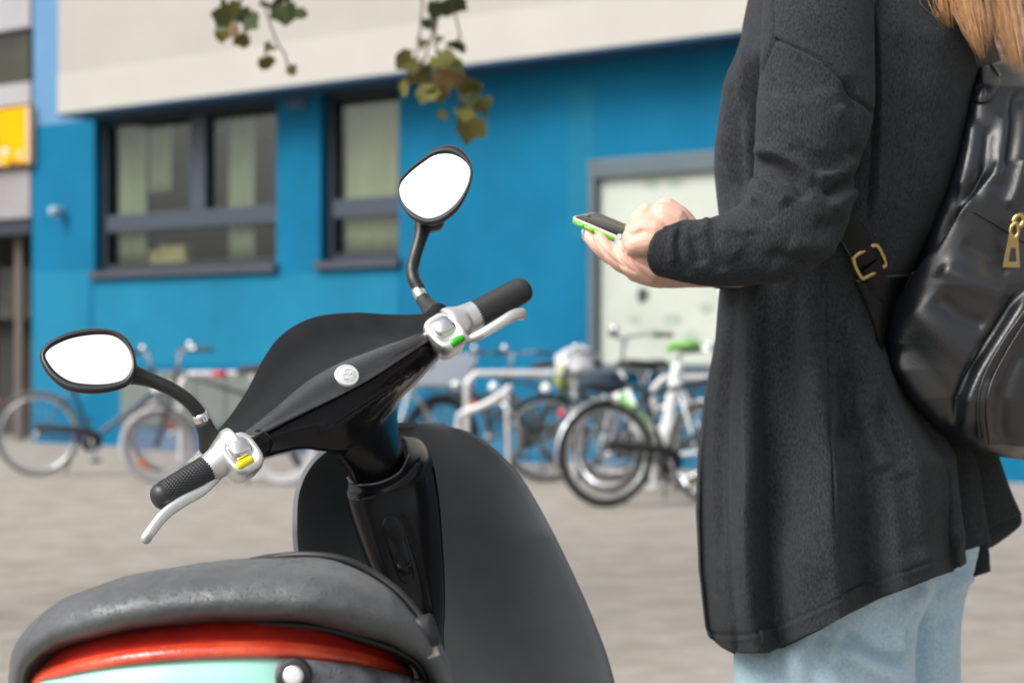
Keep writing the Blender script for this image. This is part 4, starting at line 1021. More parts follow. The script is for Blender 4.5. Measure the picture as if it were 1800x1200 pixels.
cs = slab(A, PW, PL, [(.004, -PT), (.0008, -PT + .0022), (0, -PT + .0045), (0, -.002), (.0004, -.0008)], .009).build('case', M_pgreen, ph)
slab(A, PW, PL, [(.0004, -.0009), (.0002, -.0002), (.0012, .0003), (.0024, .0003)], .009).build('bezel', mat('phone_bezel', (.78, .72, .62), .35), ph)
slab(A, PW, PL, [(.0022, -.0008), (.0022, .0005), (.0026, .0007)], .009).build('screen', mat('phone_screen', (.012, .010, .009), .12, spec=.2), ph)
for (s0, ln) in ((.013, .008), (.026, .011), (.041, .011)):
    q = MB(); q.tube([A + Lv * s0 - nv * .0048 - wv * .0002, A + Lv * (s0 + ln) - nv * .0048 - wv * .0002], .0020, n=12, k=3); q.build('side_button', mat('phone_green_light', s2l(96, 190, 92), .4) if s0 < .02 else M_pgreen, cs)
q = MB(); q.tube([A + Lv * .0075 + wv * .025 + nv * .0008, A + Lv * .0075 + wv * .034 + nv * .0008], .0006, n=8, k=3); q.build('earpiece', mat('earpiece_grey', (.35, .35, .36), .4), ph)

# ---- cardigan body
HX = [1225, 1240, 1262, 1325, 1437, 1550, 1637, 1700, 1725]; HYY = [1120, 1136, 1148, 1148, 1106, 1053, 1022, 1000, 985]
YY = [-190, -150, -100, -50, 0, 60, 150, 250, 300, 400, 500, 600, 700, 800, 900, 1000, 1100, 1150]
LX = [1450, 1425, 1385, 1335, 1313, 1301, 1270, 1258, 1257, 1266, 1264, 1256, 1238, 1228, 1225, 1228, 1239, 1258]
RX = [1570, 1600, 1650, 1700, 1725, 1728, 1722, 1704, 1690, 1655, 1602, 1578, 1615, 1680, 1690, 1700, 1715, 1720]
BD = [.06, .08, .11, .15, .17, .18, .185, .18, .18, .175, .17, .17, .175, .18, .185, .19, .19, .19]
NVr, NT = 330, 420
verts = []
for i in range(NVr):
    v = i / (NVr - 1)
    for j in range(NT):
        th = 2 * math.pi * j / NT; x, y = sup(th, 2.35)
        # hem height at this angle
        xf = 1472 + 248 * x
        hem = ip(xf, HX, HYY) if y > -.1 else ip(xf, HX, HYY) - 20
        py = -190 + (hem + 190) * v
        l, r_, b = ip(py, YY, LX), ip(py, YY, RX), ip(py, YY, BD)
        c, h_ = (l + r_) / 2, (r_ - l) / 2
        dfold = 0
        low = min(1, max(0, (py - 380) / 520))
        dfold += .030 * low * math.sin(th * 9 + .8 * math.sin(py * .004)) * (1 if y > 0 else .6) + .011 * low * math.sin(th * 17 + 1.3)
        verts.append(P(c + h_ * x, py, TD - b * y - dfold * (abs(y) ** .5)))
faces = [(i * NT + j, i * NT + (j + 1) % NT, (i + 1) * NT + (j + 1) % NT, (i + 1) * NT + j) for i in range(NVr - 1) for j in range(NT)]
faces.append(tuple(range(NT)))
# turn the hem in
o = len(verts); last = verts[(NVr - 1) * NT:]; cen = sum(last, Vector()) / NT
for k, (s_, dz) in enumerate(((.985, .004), (.975, .03))):
    for p in last: verts.append(Vector((cen.x + (p.x - cen.x) * s_, cen.y + (p.y - cen.y) * s_, p.z + dz)))
prev = (NVr - 1) * NT
for k in range(2):
    cur = o + k * NT; faces += [(prev + j, prev + (j + 1) % NT, cur + (j + 1) % NT, cur + j) for j in range(NT)]; prev = cur
cm = mesh('cardigan', verts, faces)
hemline = [(1236, 1105), (1262, 1114), (1325, 1113), (1437, 1070), (1550, 1018), (1637, 988), (1692, 968)]
folds(cm, [
    ([(1304, 60), (1283, 150), (1271, 250), (1271, 320), (1284, 380)], 5, -.016, 'r'), ([(1334, 90), (1318, 190), (1314, 280), (1318, 350)], 10, -.030, 'r'), ([(1292, 110), (1280, 220), (1284, 330)], 8, .006, 'r'),
    (hemline, 2.2, -.0022, 'g'), ([(1236, 1111), (1262, 1120), (1325, 1119), (1437, 1076), (1550, 1024), (1637, 994)], 3.5, .0012, 'g'),
    ([(1453, 470), (1454, 600), (1459, 720), (1466, 850), (1470, 960)], 3, -0.0056, 'r'), ([(1463, 500), (1466, 650), (1472, 800)], 9, 0.002976, 'r'),
    ([(1292, 508), (1272, 640), (1264, 800), (1270, 950), (1285, 1110), (1292, 1200), (1300, 1300)], 26, -.006, 's'), ([(1283, 560), (1268, 700), (1262, 850), (1268, 1000)], 7.5, -0.005952, 'r'),
    ([(1330, 520), (1322, 700), (1330, 900), (1345, 1080)], 21, 0.005952, 'r'), ([(1302, 520), (1295, 700), (1300, 900), (1312, 1080)], 15, -0.00496, 'r'),
    ([(1385, 560), (1382, 760), (1395, 980)], 30, -0.006944, 'r'), ([(1420, 560), (1424, 800), (1440, 1050)], 22.5, 0.005952, 'r'),
    ([(1500, 800), (1512, 900), (1540, 1020)], 30, 0.005952, 'r'), ([(1485, 720), (1490, 850), (1505, 1000)], 24, -0.005952, 'r'), ([(1580, 820), (1600, 900), (1625, 985)], 27, -0.006944, 'r'), ([(1640, 790), (1662, 880), (1690, 970)], 19.5, 0.008928, 'r'),
    ([(1472, 525), (1495, 590), (1530, 660), (1525, 720), (1508, 760)], 19.5, 0.011904, 'r'), ([(1520, 735), (1535, 775), (1560, 830)], 16.5, 0.00992, 'r'), ([(1480, 640), (1490, 700), (1500, 780)], 24, -0.008928, 'r'),
    ([(1540, 700), (1560, 760), (1590, 830)], 21, -0.006944, 'r'),
    # collar and front opening
    ([(1306, 40), (1285, 130), (1272, 230), (1272, 310), (1288, 380)], 4, -0.0128, 'r'), ([(1318, 120), (1300, 210), (1296, 300), (1305, 360)], 7.5, -0.008928, 'r'), ([(1296, 100), (1282, 190), (1282, 300)], 9, 0.005952, 'r'),
    ([(1312, 60), (1305, 170), (1310, 280)], 9, 0.007936, 'r'),
    # back panel seam beside the sleeve
    ([(1534, 0), (1540, 120), (1538, 260), (1526, 400)], 40, .010, 's'), ([(1532, 0), (1537, 120), (1535, 260), (1524, 400)], 3, -0.0096, 'r'),
    ([(1640, 20), (1660, 130), (1650, 260), (1620, 380)], 39, 0.005952, 'r'), ([(1585, 30), (1590, 200), (1575, 380)], 36, -0.003968, 'r'),
])
wobble(cm, .003, 7, 2)
card = ob('cardigan', cm, M_wool, pers)
# back pleats of the hem, three overlapping sheets
def sheet(top, right, bot, dep, name):
    a = crv(top, 24); r_ = crv(right, 30); rows_ = []
    for i in range(30):
        t = i / 29; row = []
        xl = top[0][0] + (bot[0] - top[0][0]) * t; yl = top[0][1] + (bot[1] - top[0][1]) * t
        for j in range(24):
            u = j / 23; row.append(P(xl + (r_[i][0] - xl) * u, yl + (r_[i][1] - yl) * u, dep[0] + (dep[1] - dep[0]) * u + .012 * math.sin(u * 5 + t)))
        rows_.append(row)
    q = MB(); q.loft(rows_, closed=False); return q.build(name, M_wool, card, solid=.004)
sheet([(1610, 780), (1700, 780)], [(1700, 780), (1716, 825), (1728, 900), (1738, 953)], (1640, 985), (2.72, 2.80), 'back_pleat')
sheet([(1630, 760), (1738, 760)], [(1738, 760), (1753, 805), (1772, 860), (1792, 905)], (1660, 958), (2.78, 2.90), 'back_pleat')
sheet([(1640, 900), (1790, 906)], [(1792, 905), (1791, 920), (1770, 938), (1742, 957)], (1660, 985), (2.86, 2.95), 'back_pleat')
sheet([(1680, 940), (1728, 950)], [(1730, 950), (1735, 970), (1736, 990), (1737, 1003)], (1690, 1024), (2.90, 2.92), 'back_pleat')

# ---- sleeve
path = [(1450, -110, 80, 2.62), (1446, -60, 92, 2.59), (1440, 20, 97, 2.565), (1436, 110, 101, 2.55), (1433, 195, 104, 2.54), (1421, 258, 94, 2.53), (1412, 298, 86, 2.525), (1410, 332, 90, 2.52), (1394, 376, 94, 2.51), (1362, 410, 88, 2.50), (1312, 432, 70, 2.495), (1258, 443, 62, 2.49), (1222, 442, 57, 2.487), (1194, 438, 53, 2.485), (1183, 436, 52, 2.485)]
q = crv(path, 300); rings = []; NA = 150
for i in range(300):
    t = q[min(i + 1, 299)][:2] - q[max(i - 1, 0)][:2]; t = t / np.linalg.norm(t); m_ = np.array([-t[1], t[0]]); c, h_, d = q[i][:2], q[i][2], q[i][3]
    b = h_ * d / F * .92; ring = []
    for j in range(NA):
        th = 2 * math.pi * j / NA; rmp = max(0, (i - 225) / 74) ** 1.3; ring.append(P(c[0] + m_[0] * h_ * math.cos(th) - 44 * rmp * math.sin(th), c[1] + m_[1] * h_ * math.cos(th) + 4 * rmp * math.sin(th), d - b * math.sin(th)))
    rings.append(ring)
for s_, back in ((.93, .004), (.90, .03)):
    cc = sum(rings[299], Vector()) / NA; rings.append([cc + (p - cc) * s_ + Vector((back, .0, 0)) for p in rings[299]])
g = MB(); g.loft(rings, cap=False)
sm = g.mesh('sleeve')
folds(sm, [
    ([(1362, 68), (1400, 85), (1440, 103), (1475, 135), (1510, 172), (1540, 200)], 3.0, -.006, 'g'), ([(1362, 68), (1395, 90), (1440, 112), (1475, 146), (1510, 184)], 11.25, 0.00371875, 'r'),
    ([(1362, 68), (1345, 105), (1330, 140), (1326, 170)], 3.0, -.006, 'g'),
    ([(1362, 68), (1360, 20), (1358, -60)], 3.0, -.004, 'g'),
    ([(1490, 130), (1500, 190), (1495, 240), (1512, 290)], 15, -0.0095625, 'r'), ([(1475, 180), (1490, 230), (1492, 270)], 17.5, 0.0053125, 'r'),
    ([(1322, 283), (1360, 288), (1400, 315), (1420, 355)], 10, -0.01275, 'r'), ([(1320, 268), (1360, 270), (1405, 292), (1432, 330)], 13.75, 0.0085, 'r'),
    ([(1328, 318), (1362, 330), (1385, 362)], 13.75, 0.0095625, 'r'), ([(1316, 350), (1340, 362), (1362, 388)], 8.75, -0.0085, 'r'),
    ([(1505, 272), (1480, 300), (1455, 312), (1430, 310)], 10, 0.0085, 'r'), ([(1500, 312), (1475, 325), (1450, 345)], 8.75, -0.010625, 'r'), ([(1505, 335), (1480, 350), (1460, 372)], 11.25, 0.0085, 'r'),
    ([(1490, 385), (1462, 395), (1430, 395)], 11.25, -0.006375, 'r'), ([(1470, 430), (1430, 436), (1385, 425)], 15, 0.006375, 'r'), ([(1450, 460), (1400, 458), (1350, 440)], 10, -0.0053125, 'r'),
    ([(1225, 392), (1222, 430), (1235, 470)], 11.25, -0.006375, 'r'), ([(1248, 382), (1240, 400), (1215, 415)], 10, 0.006375, 'r'), ([(1205, 388), (1192, 420), (1196, 460), (1215, 488)], 7.5, -0.00425, 'r'), ([(1190, 395), (1180, 430), (1186, 465)], 7.5, 0.0031875, 'r'),
    ([(1290, 388), (1270, 420), (1300, 455)], 20, 0.0053125, 'r'), ([(1320, 400), (1330, 440), (1370, 470)], 15, -0.0053125, 'r'), ([(1262, 405), (1256, 440), (1275, 480)], 12.5, -0.00425, 'r'),
    ([(1380, 160), (1375, 220), (1390, 270)], 32.5, 0.00425, 'r'), ([(1440, 150), (1450, 220), (1440, 280)], 30, 0.00425, 'r')])
wobble(sm, .0035, 9, 1)
ob('sleeve', sm, M_wool, card)
# far sleeve, hidden behind the body
q2 = [(1450, -60, 92, 2.92), (1436, 110, 95, 2.94), (1420, 270, 92, 2.92), (1398, 385, 84, 2.86), (1330, 440, 62, 2.74), (1262, 462, 46, 2.64)]
MB().tube([P(a, b, d) for a, b, h_, d in q2], [h_ * d / F for a, b, h_, d in q2], n=40, k=60).build('sleeve', M_wool, card)
# white top showing at the front opening
MB().tube([P(1310, 330, 2.76), P(1302, 370, 2.76), P(1300, 450, 2.76), P(1300, 520, 2.76), P(1304, 580, 2.76)], [.02, .028, .03, .030, .02], n=24, k=30).build('top', M_shirt, pers)

# ---- jeans
def leg(rows_, d, b, items, seed):
    ys = [r_[0] for r_ in rows_]; n, k = 100, 200; rings = []
    for y in np.linspace(ys[0], ys[-1], k):
        l, r_ = ip(y, ys, [q_[1] for q_ in rows_]), ip(y, ys, [q_[2] for q_ in rows_]); c, h_ = (l + r_) / 2, (r_ - l) / 2
        rings.append([P(c + h_ * math.cos(t), y, d - b * math.sin(t) * (h_ * d / F / .12) ** .5) for t in np.linspace(0, 2 * math.pi, n, endpoint=False)])
    q_ = MB(); q_.loft(rings, cap=False); m_ = q_.mesh('trouser_leg'); folds(m_, items); wobble(m_, .004, 8, seed); return m_
near = leg([(960, 1330, 1640), (1000, 1302, 1652), (1040, 1298, 1645), (1100, 1292, 1614), (1150, 1288, 1609), (1200, 1286, 1611), (1300, 1290, 1604), (1500, 1318, 1570), (1860, 1372, 1540)], 2.73, .105,
           [([(1636, 1030), (1590, 1070), (1572, 1120), (1590, 1160)], 9, .016, 'r'), ([(1612, 1075), (1592, 1112), (1606, 1150)], 8, -.016, 'r'), ([(1480, 1105), (1520, 1140), (1575, 1162), (1610, 1168)], 9, -.016, 'r'), ([(1478, 1130), (1515, 1165), (1560, 1195), (1585, 1230)], 12, .016, 'r'),
            ([(1470, 1160), (1500, 1200), (1530, 1260)], 12, -.012, 'r'), ([(1345, 1120), (1352, 1200), (1360, 1320)], 3, -.004, 'r'), ([(1352, 1120), (1359, 1200), (1367, 1320)], 3, .003, 'r'), ([(1400, 1110), (1395, 1180), (1405, 1280)], 22, .010, 'r'), ([(1440, 1105), (1432, 1180), (1440, 1260)], 16, -.010, 'r')], 4)
jn = ob('jeans', near, M_denim, pers)
far = leg([(930, 1430, 1700), (960, 1400, 1722), (1000, 1400, 1714), (1050, 1410, 1699), (1100, 1415, 1692), (1200, 1420, 1690), (1350, 1430, 1680), (1860, 1480, 1640)], 2.885, .105,
          [([(1712, 1010), (1672, 1034), (1652, 1060)], 8, .010, 'r'), ([(1694, 1045), (1668, 1075), (1650, 1110)], 9, -.011, 'r'), ([(1676, 1080), (1664, 1130), (1660, 1210)], 9, .009, 'r'), ([(1630, 1070), (1622, 1140), (1626, 1220)], 13, -.025, 'r'), ([(1716, 985), (1690, 1000), (1665, 1010)], 6, -.010, 'r')], 9)
ob('trouser_leg', far, M_denim, jn)
for dd in (2.74, 2.89):
    zf = HY + H * F / dd
    q_ = MB(); rr = []
    for x, wd, hh in ((-.155, .02, .02), (-.13, .042, .05), (-.05, .047, .075), (.03, .045, .09), (.085, .042, .085), (.1, .025, .06)):
        rr.append([Vector((P(1470, 0, dd).x + x - .02, dd + wd * math.cos(t), max(0.0, hh / 2 + hh / 2 * math.sin(t)))) for t in np.linspace(0, 2 * math.pi, 18, endpoint=False)])
    q_.loft(rr); q_.build('shoe', M_shoe, pers, sub=1)

# ---- hair: cap on the head and long locks down the back
random.seed(11)
hr = MB()
def lock(pts, n, spread0, spread1, r=.0008, frizz=.0):
    base_ = [P(*p) for p in pts]
    for k in range(n):
        a = Vector((random.gauss(0, 1), random.gauss(0, .8), 0)); ph_ = random.uniform(0, 6.28); fr_ = random.uniform(.3, 1.6); cut = random.uniform(.2, 1.12)
        pp = []
        for i, p in enumerate(base_):
            t = i / (len(base_) - 1); s_ = spread0 + (spread1 - spread0) * t
            pp.append(p + a * s_ * (1 if i < len(base_) - 1 else .8) + Vector((math.sin(ph_ + t * 5 * fr_), math.cos(ph_ + t * 4 * fr_), 0)) * (.0025 + frizz * t))
        pp[-1] = pp[-2].lerp(pp[-1], cut) if cut <= 1 else pp[-1] + (pp[-1] - pp[-2]) * (cut - 1)
        hr.tube(pp, [r] * (len(pp) - 1) + [r * .3], n=3, k=14, rnd=False)
HD = 2.66
for (pts, n, s0_, s1_) in (
    ([(1560, -330, HD), (1615, -220, HD), (1640, -80, HD - .02), (1650, 0, HD - .05), (1660, 26, HD - .06), (1668, 50, HD - .06)], 70, .02, .004),
    ([(1570, -330, HD), (1640, -220, HD), (1682, -80, HD), (1696, 0, HD - .05), (1712, 55, HD - .07), (1727, 100, HD - .08)], 150, .018, .003),
    ([(1570, -330, HD + .04), (1650, -220, HD + .04), (1705, -80, HD + .02), (1721, 0, HD - .03), (1734, 50, HD - .05), (1738, 80, HD - .05)], 90, .018, .003),
    ([(1580, -330, HD + .06), (1670, -220, HD + .06), (1735, -80, HD + .04), (1755, 0, HD), (1772, 60, HD - .03), (1790, 122, HD - .05)], 520, .018, .0062)):
    lock(pts, n, s0_, s1_, r=.00034); lock(pts, n // 8, s0_ * 1.3, s1_ * 2.2, r=.00022, frizz=.006)
lock([(1580, -330, HD + .12), (1680, -200, HD + .12), (1760, -60, HD + .1), (1785, 20, HD + .06), (1805, 90, HD + .04)], 60, .03, .014, r=.0003, frizz=.008)
hr.build('hair', M_hair, pers)
q_ = MB(); q_.ball(P(1505, -278, TD), (.115, .092, .118), nu=32, nv=20); hc = q_.mesh('hair_cap'); wobble(hc, .008, 30); ob('hair_cap', hc, M_hair, pers)

# ================================================================== BACKPACK
M_leath = mat('black_leather', (.008, .010, .013), .33, bump=.5, bscale=420, bdist=.001, rvar=.05, vscale=12, spec=.9)
M_strap = mat('strap_leather', (.006, .0065, .007), .5, spec=.25, bump=.3, bscale=500, bdist=.0008)
M_gold = mat('brushed_gold', s2l(196, 166, 110), .3, metal=1, var=.1, vscale=40)
M_edge = mat('leather_edge', (.05, .055, .06), .5); M_lite = mat('raw_edge', (.35, .37, .36), .6)
bp_ = empty('backpack', P(1760, 805, 2.75), 'black leather backpack with gold zip pull on the woman\'s back', 'backpack')
BYs = [98, 106, 120, 150, 200, 250, 300, 350, 400, 450, 490, 550, 605, 650, 700, 740, 770, 790, 802, 808]
BL = [1735, 1722, 1712, 1703, 1692, 1686, 1668, 1650, 1630, 1612, 1598, 1568, 1547, 1556, 1592, 1630, 1668, 1712, 1755, 1800]
BR = [1775, 1790, 1806, 1835, 1865, 1890, 1910, 1925, 1938, 1948, 1955, 1962, 1966, 1968, 1966, 1958, 1945, 1930, 1905, 1870]
n, k = 420, 360; rings = []
for y in np.linspace(98, 808, k):
    l, r_ = ip(y, BYs, BL), ip(y, BYs, BR); c, h_ = (l + r_) / 2, (r_ - l) / 2; ring = []
    bb = .155 * ip(y, [98, 110, 150, 300, 500, 700, 780, 808], [.1, .3, .6, .85, 1, .95, .7, .15])
    for t in np.linspace(0, 2 * math.pi, n, endpoint=False):
        x, yy = sup(t, 3.6)
        ring.append(P(c + h_ * x, y, 2.76 - bb * yy + .02 * x))
    rings.append(ring)
g = MB(); g.loft(rings); bm_ = g.mesh('bag_body')
folds(bm_, [
    ([(1752, 270), (1735, 305), (1700, 352), (1655, 418), (1612, 480), (1570, 552), (1546, 612)], 60, .013, 's'), ([(1748, 268), (1730, 303), (1694, 350), (1649, 416), (1606, 478), (1564, 550)], 8, -.007, 'r'),
    ([(1806, 500), (1762, 570), (1715, 645), (1692, 700), (1682, 760)], 60, .016, 's'), ([(1800, 498), (1755, 568), (1708, 643), (1685, 700), (1676, 760)], 9, -.007, 'r'),
    ([(1712, 200), (1702, 290), (1672, 395)], 13, .008, 'r'), ([(1738, 215), (1728, 300), (1704, 360)], 12, -.006, 'r'), ([(1768, 190), (1760, 270), (1742, 330)], 14, .006, 'r'), ([(1792, 150), (1782, 230), (1772, 300)], 11, -.008, 'r'),
    ([(1688, 320), (1668, 392), (1630, 455)], 9, -.006, 'r'), ([(1802, 270), (1786, 330), (1768, 370)], 12, .008, 'r'),
    ([(1600, 530), (1650, 585), (1715, 642)], 22, .007, 'r'), ([(1588, 590), (1636, 656), (1690, 720)], 22, -.005, 'r'), ([(1650, 468), (1700, 496), (1772, 522)], 20, .008, 'r'), ([(1640, 520), (1690, 556), (1740, 575)], 16, -.007, 'r'), ([(1690, 425), (1735, 452), (1775, 490)], 14, -.004, 'r'),
    ([(1568, 620), (1610, 690), (1662, 745)], 12, .005, 'r'), ([(1800, 600), (1765, 670), (1758, 740), (1775, 795)], 14, -.006, 'r'), ([(1735, 660), (1725, 720), (1735, 775)], 12, .006, 'r')])
wobble(bm_, .005, 7, 4); wobble(bm_, .0008, 24, 6)
sb_ = OnMesh(bm_)
bag = ob('bag_body', bm_, M_leath, bp_)
# light edge of the top tab and piping lines
tabp = crv([(1700, 170), (1712, 179), (1728, 181), (1744, 173), (1757, 152), (1757, 134), (1744, 116), (1727, 108), (1716, 124), (1706, 148)], 44, True); tcn = tabp.mean(0)
q_ = MB(); q_.loft([[sb_(*(tcn + (x - tcn) * s_), h_) for x in tabp] for s_, h_ in ((1.02, -.006), (1.0, .003), (.93, .005), (.5, .006), (.04, .006))]); q_.build('top_tab', M_leath, bag)
MB().tube([sb_(x, y, .006) for x, y in ((1726, 107), (1744, 114), (1757, 132))], .0018, n=8, k=16).build('tab_edge', M_lite, bag)
for ln in ([(1806, 540), (1762, 602), (1730, 662), (1718, 715), (1722, 770)], [(1806, 560), (1772, 615), (1744, 670), (1734, 720), (1740, 778)], [(1712, 372), (1755, 397), (1800, 425)]):
    MB().tube([sb_(x, y, .001) for x, y in crv(ln, 14)], .0016, n=8, k=50).build('seam_piping', M_leath, bag)
# side gusset + strap anchor
def plate(poly, d, th, name, m, par, dd=None):
    rows_ = []
    pts = [P(x, y, (dd(x, y) if dd else d)) for x, y in poly]; cen = sum(pts, Vector()) / len(pts); q_ = MB(); n_ = len(pts)
    rings_ = [[cen + (p - cen) * s_ + Vector((0, e, 0)) for p in pts] for s_, e in ((.97, th), (1, th * .5), (.99, .001), (.94, -.001), (.5, -.002), (.02, -.002))]
    q_.loft(rings_); return q_.build(name, m, par)
sc_ = OnMesh(cm)
gus = crv([(1506, 494), (1535, 489), (1570, 487), (1614, 486), (1596, 520), (1572, 560), (1551, 612), (1536, 572), (1520, 530)], 60, True); gcn = gus.mean(0)
q_ = MB(); q_.loft([[sc_(*(gcn + (x - gcn) * s_), h_) for x in gus] for s_, h_ in ((1.0, -.01), (1.0, .006), (.95, .009), (.5, .010), (.04, .010))]); q_.build('side_gusset', M_strap, bp_)
MB().tube([sc_(x, y, .010) for x, y in ((1506, 494), (1535, 488), (1575, 485), (1612, 484))], .0018, n=8, k=24).build('gusset_piping', M_edge, bp_)
def band_strip(pts, wpx, dd, name, m, par, th=.004):
    q_ = crv(pts, 30); rows_ = []
    for i in range(30):
        t = q_[min(i + 1, 29)][:2] - q_[max(i - 1, 0)][:2]; t /= np.linalg.norm(t); m_ = np.array([-t[1], t[0]])
        dl = sc_(q_[i][0], q_[i][1], q_[i][2]).y if q_[i][2] < .5 else q_[i][2]; rows_.append([P(q_[i][0] + m_[0] * wpx * u, q_[i][1] + m_[1] * wpx * u, dl + dd * u - .0015 * (1 - u * u)) for u in (-1, -.92, -.5, 0, .5, .92, 1)])
    g_ = MB(); g_.loft(rows_, closed=False); return g_.build(name, m, par, solid=th, bevel=.001)
for sg_ in (-1, 1): MB().tube([sc_(1468 + sg_ * 16, 372 - sg_ * 9, .013), sc_(1490 + sg_ * 16, 405 - sg_ * 9, .0145), sc_(1522 + sg_ * 16, 460 - sg_ * 9, .0145)], .0009, n=6, k=20).build('strap_stitching', M_edge, bp_)
band_strip([(1468, 372, .010), (1490, 405, .012), (1512, 440, .012), (1524, 462, .012)], 20, .002, 'lower_strap', M_strap, bp_)
band_strip([(1526, 466, .012), (1535, 478, .013), (1546, 500, .014)], 18, .002, 'strap_loop', M_strap, bp_)
MB().tube([sc_(x, y, .0155) for x, y in ((1500, 456), (1503, 468), (1513, 487), (1520, 488), (1552, 470), (1556, 462), (1546, 438), (1538, 431), (1528, 435), (1504, 449), (1500, 456))], .0032, n=12, k=60).build('strap_buckle', M_gold, bp_)
band_strip([(1690, -160, 2.66), (1698, -40, 2.63), (1716, 40, 2.635), (1738, 112, 2.66)], 22, .004, 'shoulder_strap', M_leath, bp_)
for dx in (-15, 15): MB().tube([P(1698 + dx, -40, 2.626), P(1716 + dx, 40, 2.63), P(1737 + dx, 108, 2.655)], .0016, n=6, k=20).build('strap_piping', M_edge, bp_)
# zip pull
zd = 2.588
MB().tube([P(1795, 378, zd), P(1786, 381, zd), P(1781, 390, zd), P(1786, 398, zd), P(1794, 397, zd), P(1799, 388, zd), P(1796, 379, zd)], .0034, n=10, k=40).build('zip_slider', M_gold, bp_)
MB().tube([P(1786, 392, zd - .004), P(1778, 398, zd - .004), P(1776, 410, zd - .004), P(1782, 419, zd - .004), P(1789, 412, zd - .004), P(1789, 400, zd - .004), P(1786, 392, zd - .004)], .0026, n=10, k=40).build('zip_link', M_gold, bp_)
outer = [(1774, 412), (1790, 412), (1793, 470), (1763, 470)]; inner = [(1777, 436), (1785, 436), (1787, 460), (1773, 460)]
zz = zd - .006; vo = [P(x, y, zz) for x, y in outer]; vi = [P(x, y, zz) for x, y in inner]; back = Vector((0, .0035, 0))
g = MB(); vv = vo + vi + [v + back for v in vo] + [v + back for v in vi]; ff = []
for i in range(4):
    j = (i + 1) % 4; ff += [(i, j, 4 + j, 4 + i), (8 + j, 8 + i, 12 + i, 12 + j), (j, i, 8 + i, 8 + j), (4 + i, 4 + j, 12 + j, 12 + i)]
g.add(vv, ff); g.build('zip_pull', M_gold, bp_, smooth=False, bevel=.0007)
# ================================================================== TREE: branch tips hanging into the top of the picture
M_leaf = [mat('leaf_olive', (.06, .068, .010), .8, col2=(.14, .125, .014), vscale=30), mat('leaf_green', (.03, .05, .012), .8, col2=(.065, .085, .022), vscale=30), mat('leaf_brown', (.12, .06, .02), .55, col2=(.16, .11, .03), vscale=30)]
M_bark = mat('bark', (.09, .07, .05), .9, var=.4, vscale=14, bump=.6, bscale=30)
def leaf_mesh(seed):
    random.seed(seed); pts = []
    lob = [(-90, .15), (-62, .5), (-40, .42), (-12, .64), (12, .55), (38, .76), (62, .62), (90, .88), (118, .62), (142, .76), (168, .55), (192, .64), (220, .42), (242, .5)]
    for a, r_ in lob:
        r_ *= random.uniform(.72, 1.2); pts.append((r_ * math.cos(R(a)), r_ * math.sin(R(a)) + .2))
    vs = [(0, .1, .0)] + [(x, y, .28 * abs(x) - .30 * y * abs(y)) for x, y in pts]
    n = len(pts); me = mesh('leaf', vs, [(0, i + 1, (i + 1) % n + 1) for i in range(n)]); return me
LM = [leaf_mesh(i) for i in range(6)]
for i, m_ in enumerate(LM): m_.materials.append(M_leaf[[0, 0, 1, 1, 0, 2][i]])
tr = empty('tree', (-3.4, 6.6, 0), 'tree with lobed olive leaves hanging into the top of the picture', 'tree')
TDp = 6.0
MB().tube([(-3.4, 6.6, -.1), (-3.4, 6.6, .4), (-3.3, 6.6, 1.6), (-3.2, 6.5, 3.0), (-3.0, 6.3, 4.4), (-2.8, 6.2, 5.8)], [.24, .18, .155, .14, .11, .05], n=20, k=40).build('trunk', M_bark, tr)
lb1 = [(-3.2, 6.5, 2.9), (-2.4, 6.3, 3.35), (-1.4, 6.1, 3.3), (-.5, 6.0, 2.9), (-.25, 6.0, 2.4)]
lb2 = [(-3.2, 6.5, 2.6), (-2.3, 6.2, 2.9), (-1.4, 6.0, 2.75), (-.9, 6.0, 2.35), (-.80, 6.0, 2.12)]
MB().tube(lb1, [.07, .05, .035, .018, .006], n=10).build('limb', M_bark, tr); MB().tube(lb2, [.06, .045, .03, .015, .006], n=10).build('limb', M_bark, tr)
def twig(pts): MB().tube([P(x, y, TDp) for x, y in pts], [.005] + [.003] * (len(pts) - 1), n=6).build('twig', M_bark, tr)
twig([(432, -50), (425, 0), (415, 30), (405, 45)]); twig([(432, -50), (460, 0), (485, 70), (500, 95), (508, 125)]); twig([(432, -50), (490, -20), (515, 10)])
twig([(755, -150), (745, -40), (738, 60), (728, 110)]); twig([(755, -150), (770, 0), (765, 80), (785, 130), (812, 170), (825, 205)]); twig([(755, -150), (790, -10), (808, 60), (805, 80)]); twig([(770, 20), (748, 100), (730, 130)])
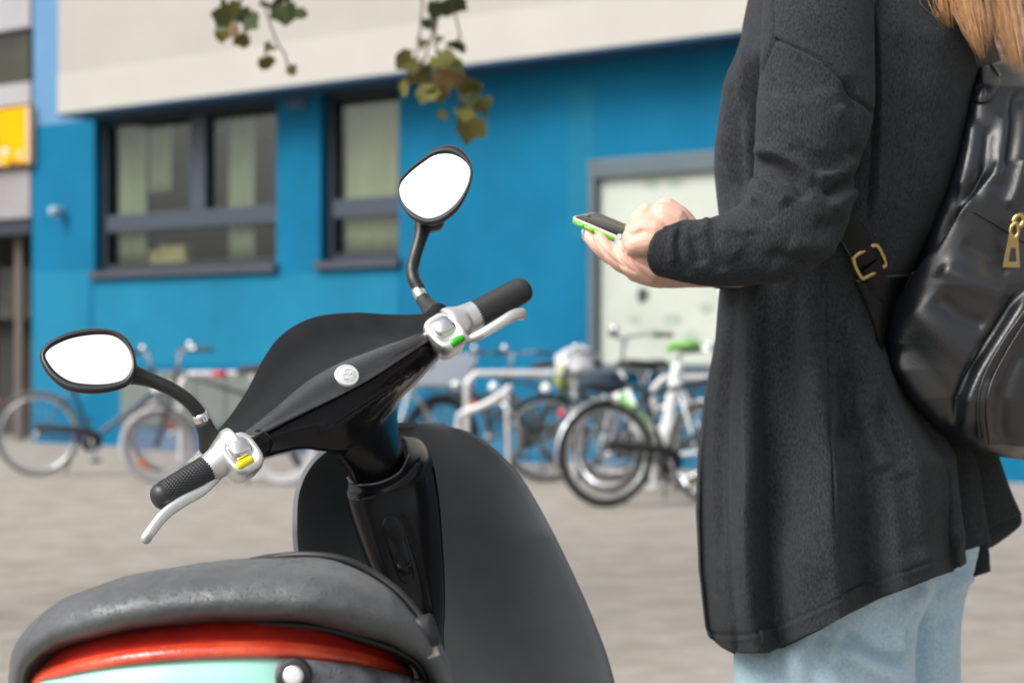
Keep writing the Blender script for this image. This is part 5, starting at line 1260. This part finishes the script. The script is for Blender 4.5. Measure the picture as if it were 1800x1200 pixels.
def leaf(px, py, spx, rot, k, d=TDp, ty=None):
    o = bpy.data.objects.new('leaf', LM[k % 6]); COL.objects.link(o); o.parent = tr; o.matrix_parent_inverse = tr.matrix_basis.inverted()
    s_ = spx * d / F / 1.25
    o.matrix_basis = Matrix.Translation(P(px, py, d)) @ Matrix.Rotation(R(random.uniform(-50, 50)), 4, 'Z') @ Matrix.Rotation(R(90 + random.uniform(-60, 60)), 4, 'X') @ Matrix.Rotation(R(rot), 4, 'Z') @ Matrix.Scale(s_, 4)
random.seed(21)
for px, py, s_, k in [(405, 22, 34, 2), (425, 12, 36, 3), (415, 45, 30, 5), (385, 55, 22, 0), (432, 62, 26, 0), (440, 30, 30, 2), (400, 5, 36, 1), (470, 5, 22, 2), (500, 8, 34, 2), (522, 14, 32, 3), (492, -8, 30, 2), (463, 102, 24, 0), (478, 80, 18, 1), (508, 120, 16, 0),
                      (762, 4, 30, 2), (790, 8, 34, 3), (800, -6, 34, 2), (757, 36, 18, 2), (808, 74, 28, 2), (776, 66, 14, 3), (724, 100, 34, 0), (725, 130, 44, 0), (745, 112, 30, 1), (768, 100, 36, 0), (770, 128, 42, 5), (790, 110, 34, 1), (760, 155, 34, 0), (780, 160, 36, 1), (812, 140, 38, 0), (835, 158, 46, 3), (818, 178, 40, 1), (822, 205, 48, 0), (808, 195, 30, 0), (776, 195, 18, 0), (845, 175, 28, 1), (740, 70, 20, 1), (716, 150, 24, 0), (795, 135, 34, 2)]:
    leaf(px, py, s_ * 1.4, random.uniform(120, 240), k, TDp + random.uniform(-.12, .12))
# crown above the picture
random.seed(3); cv, cf = [], []
base_l = [Vector(v.co) for v in LM[0].vertices]; fl = [tuple(p.vertices) for p in LM[0].polygons]
for i in range(5200):
    a = random.uniform(0, 6.28); rr = random.uniform(.2, 1) ** .5 * 1.9; z_ = random.uniform(3.2, 6.6)
    cl = mnoise.noise(Vector((rr * math.cos(a), rr * math.sin(a), z_)) * 1.1)
    if cl < -.05: continue
    c = Vector((-3.0 + rr * math.cos(a), 6.6 + rr * math.sin(a), z_)); Rm = Matrix.Rotation(random.uniform(0, 6.28), 3, 'Z') @ Matrix.Rotation(random.uniform(.5, 2.6), 3, 'X'); s_ = random.uniform(.05, .08)
    o_ = len(cv); cv += [tuple(c + Rm @ v * s_) for v in base_l]; cf += [tuple(q + o_ for q in f) for f in fl]
me = mesh('foliage', cv, cf); ob('foliage', me, M_leaf[0], tr, kind='stuff')
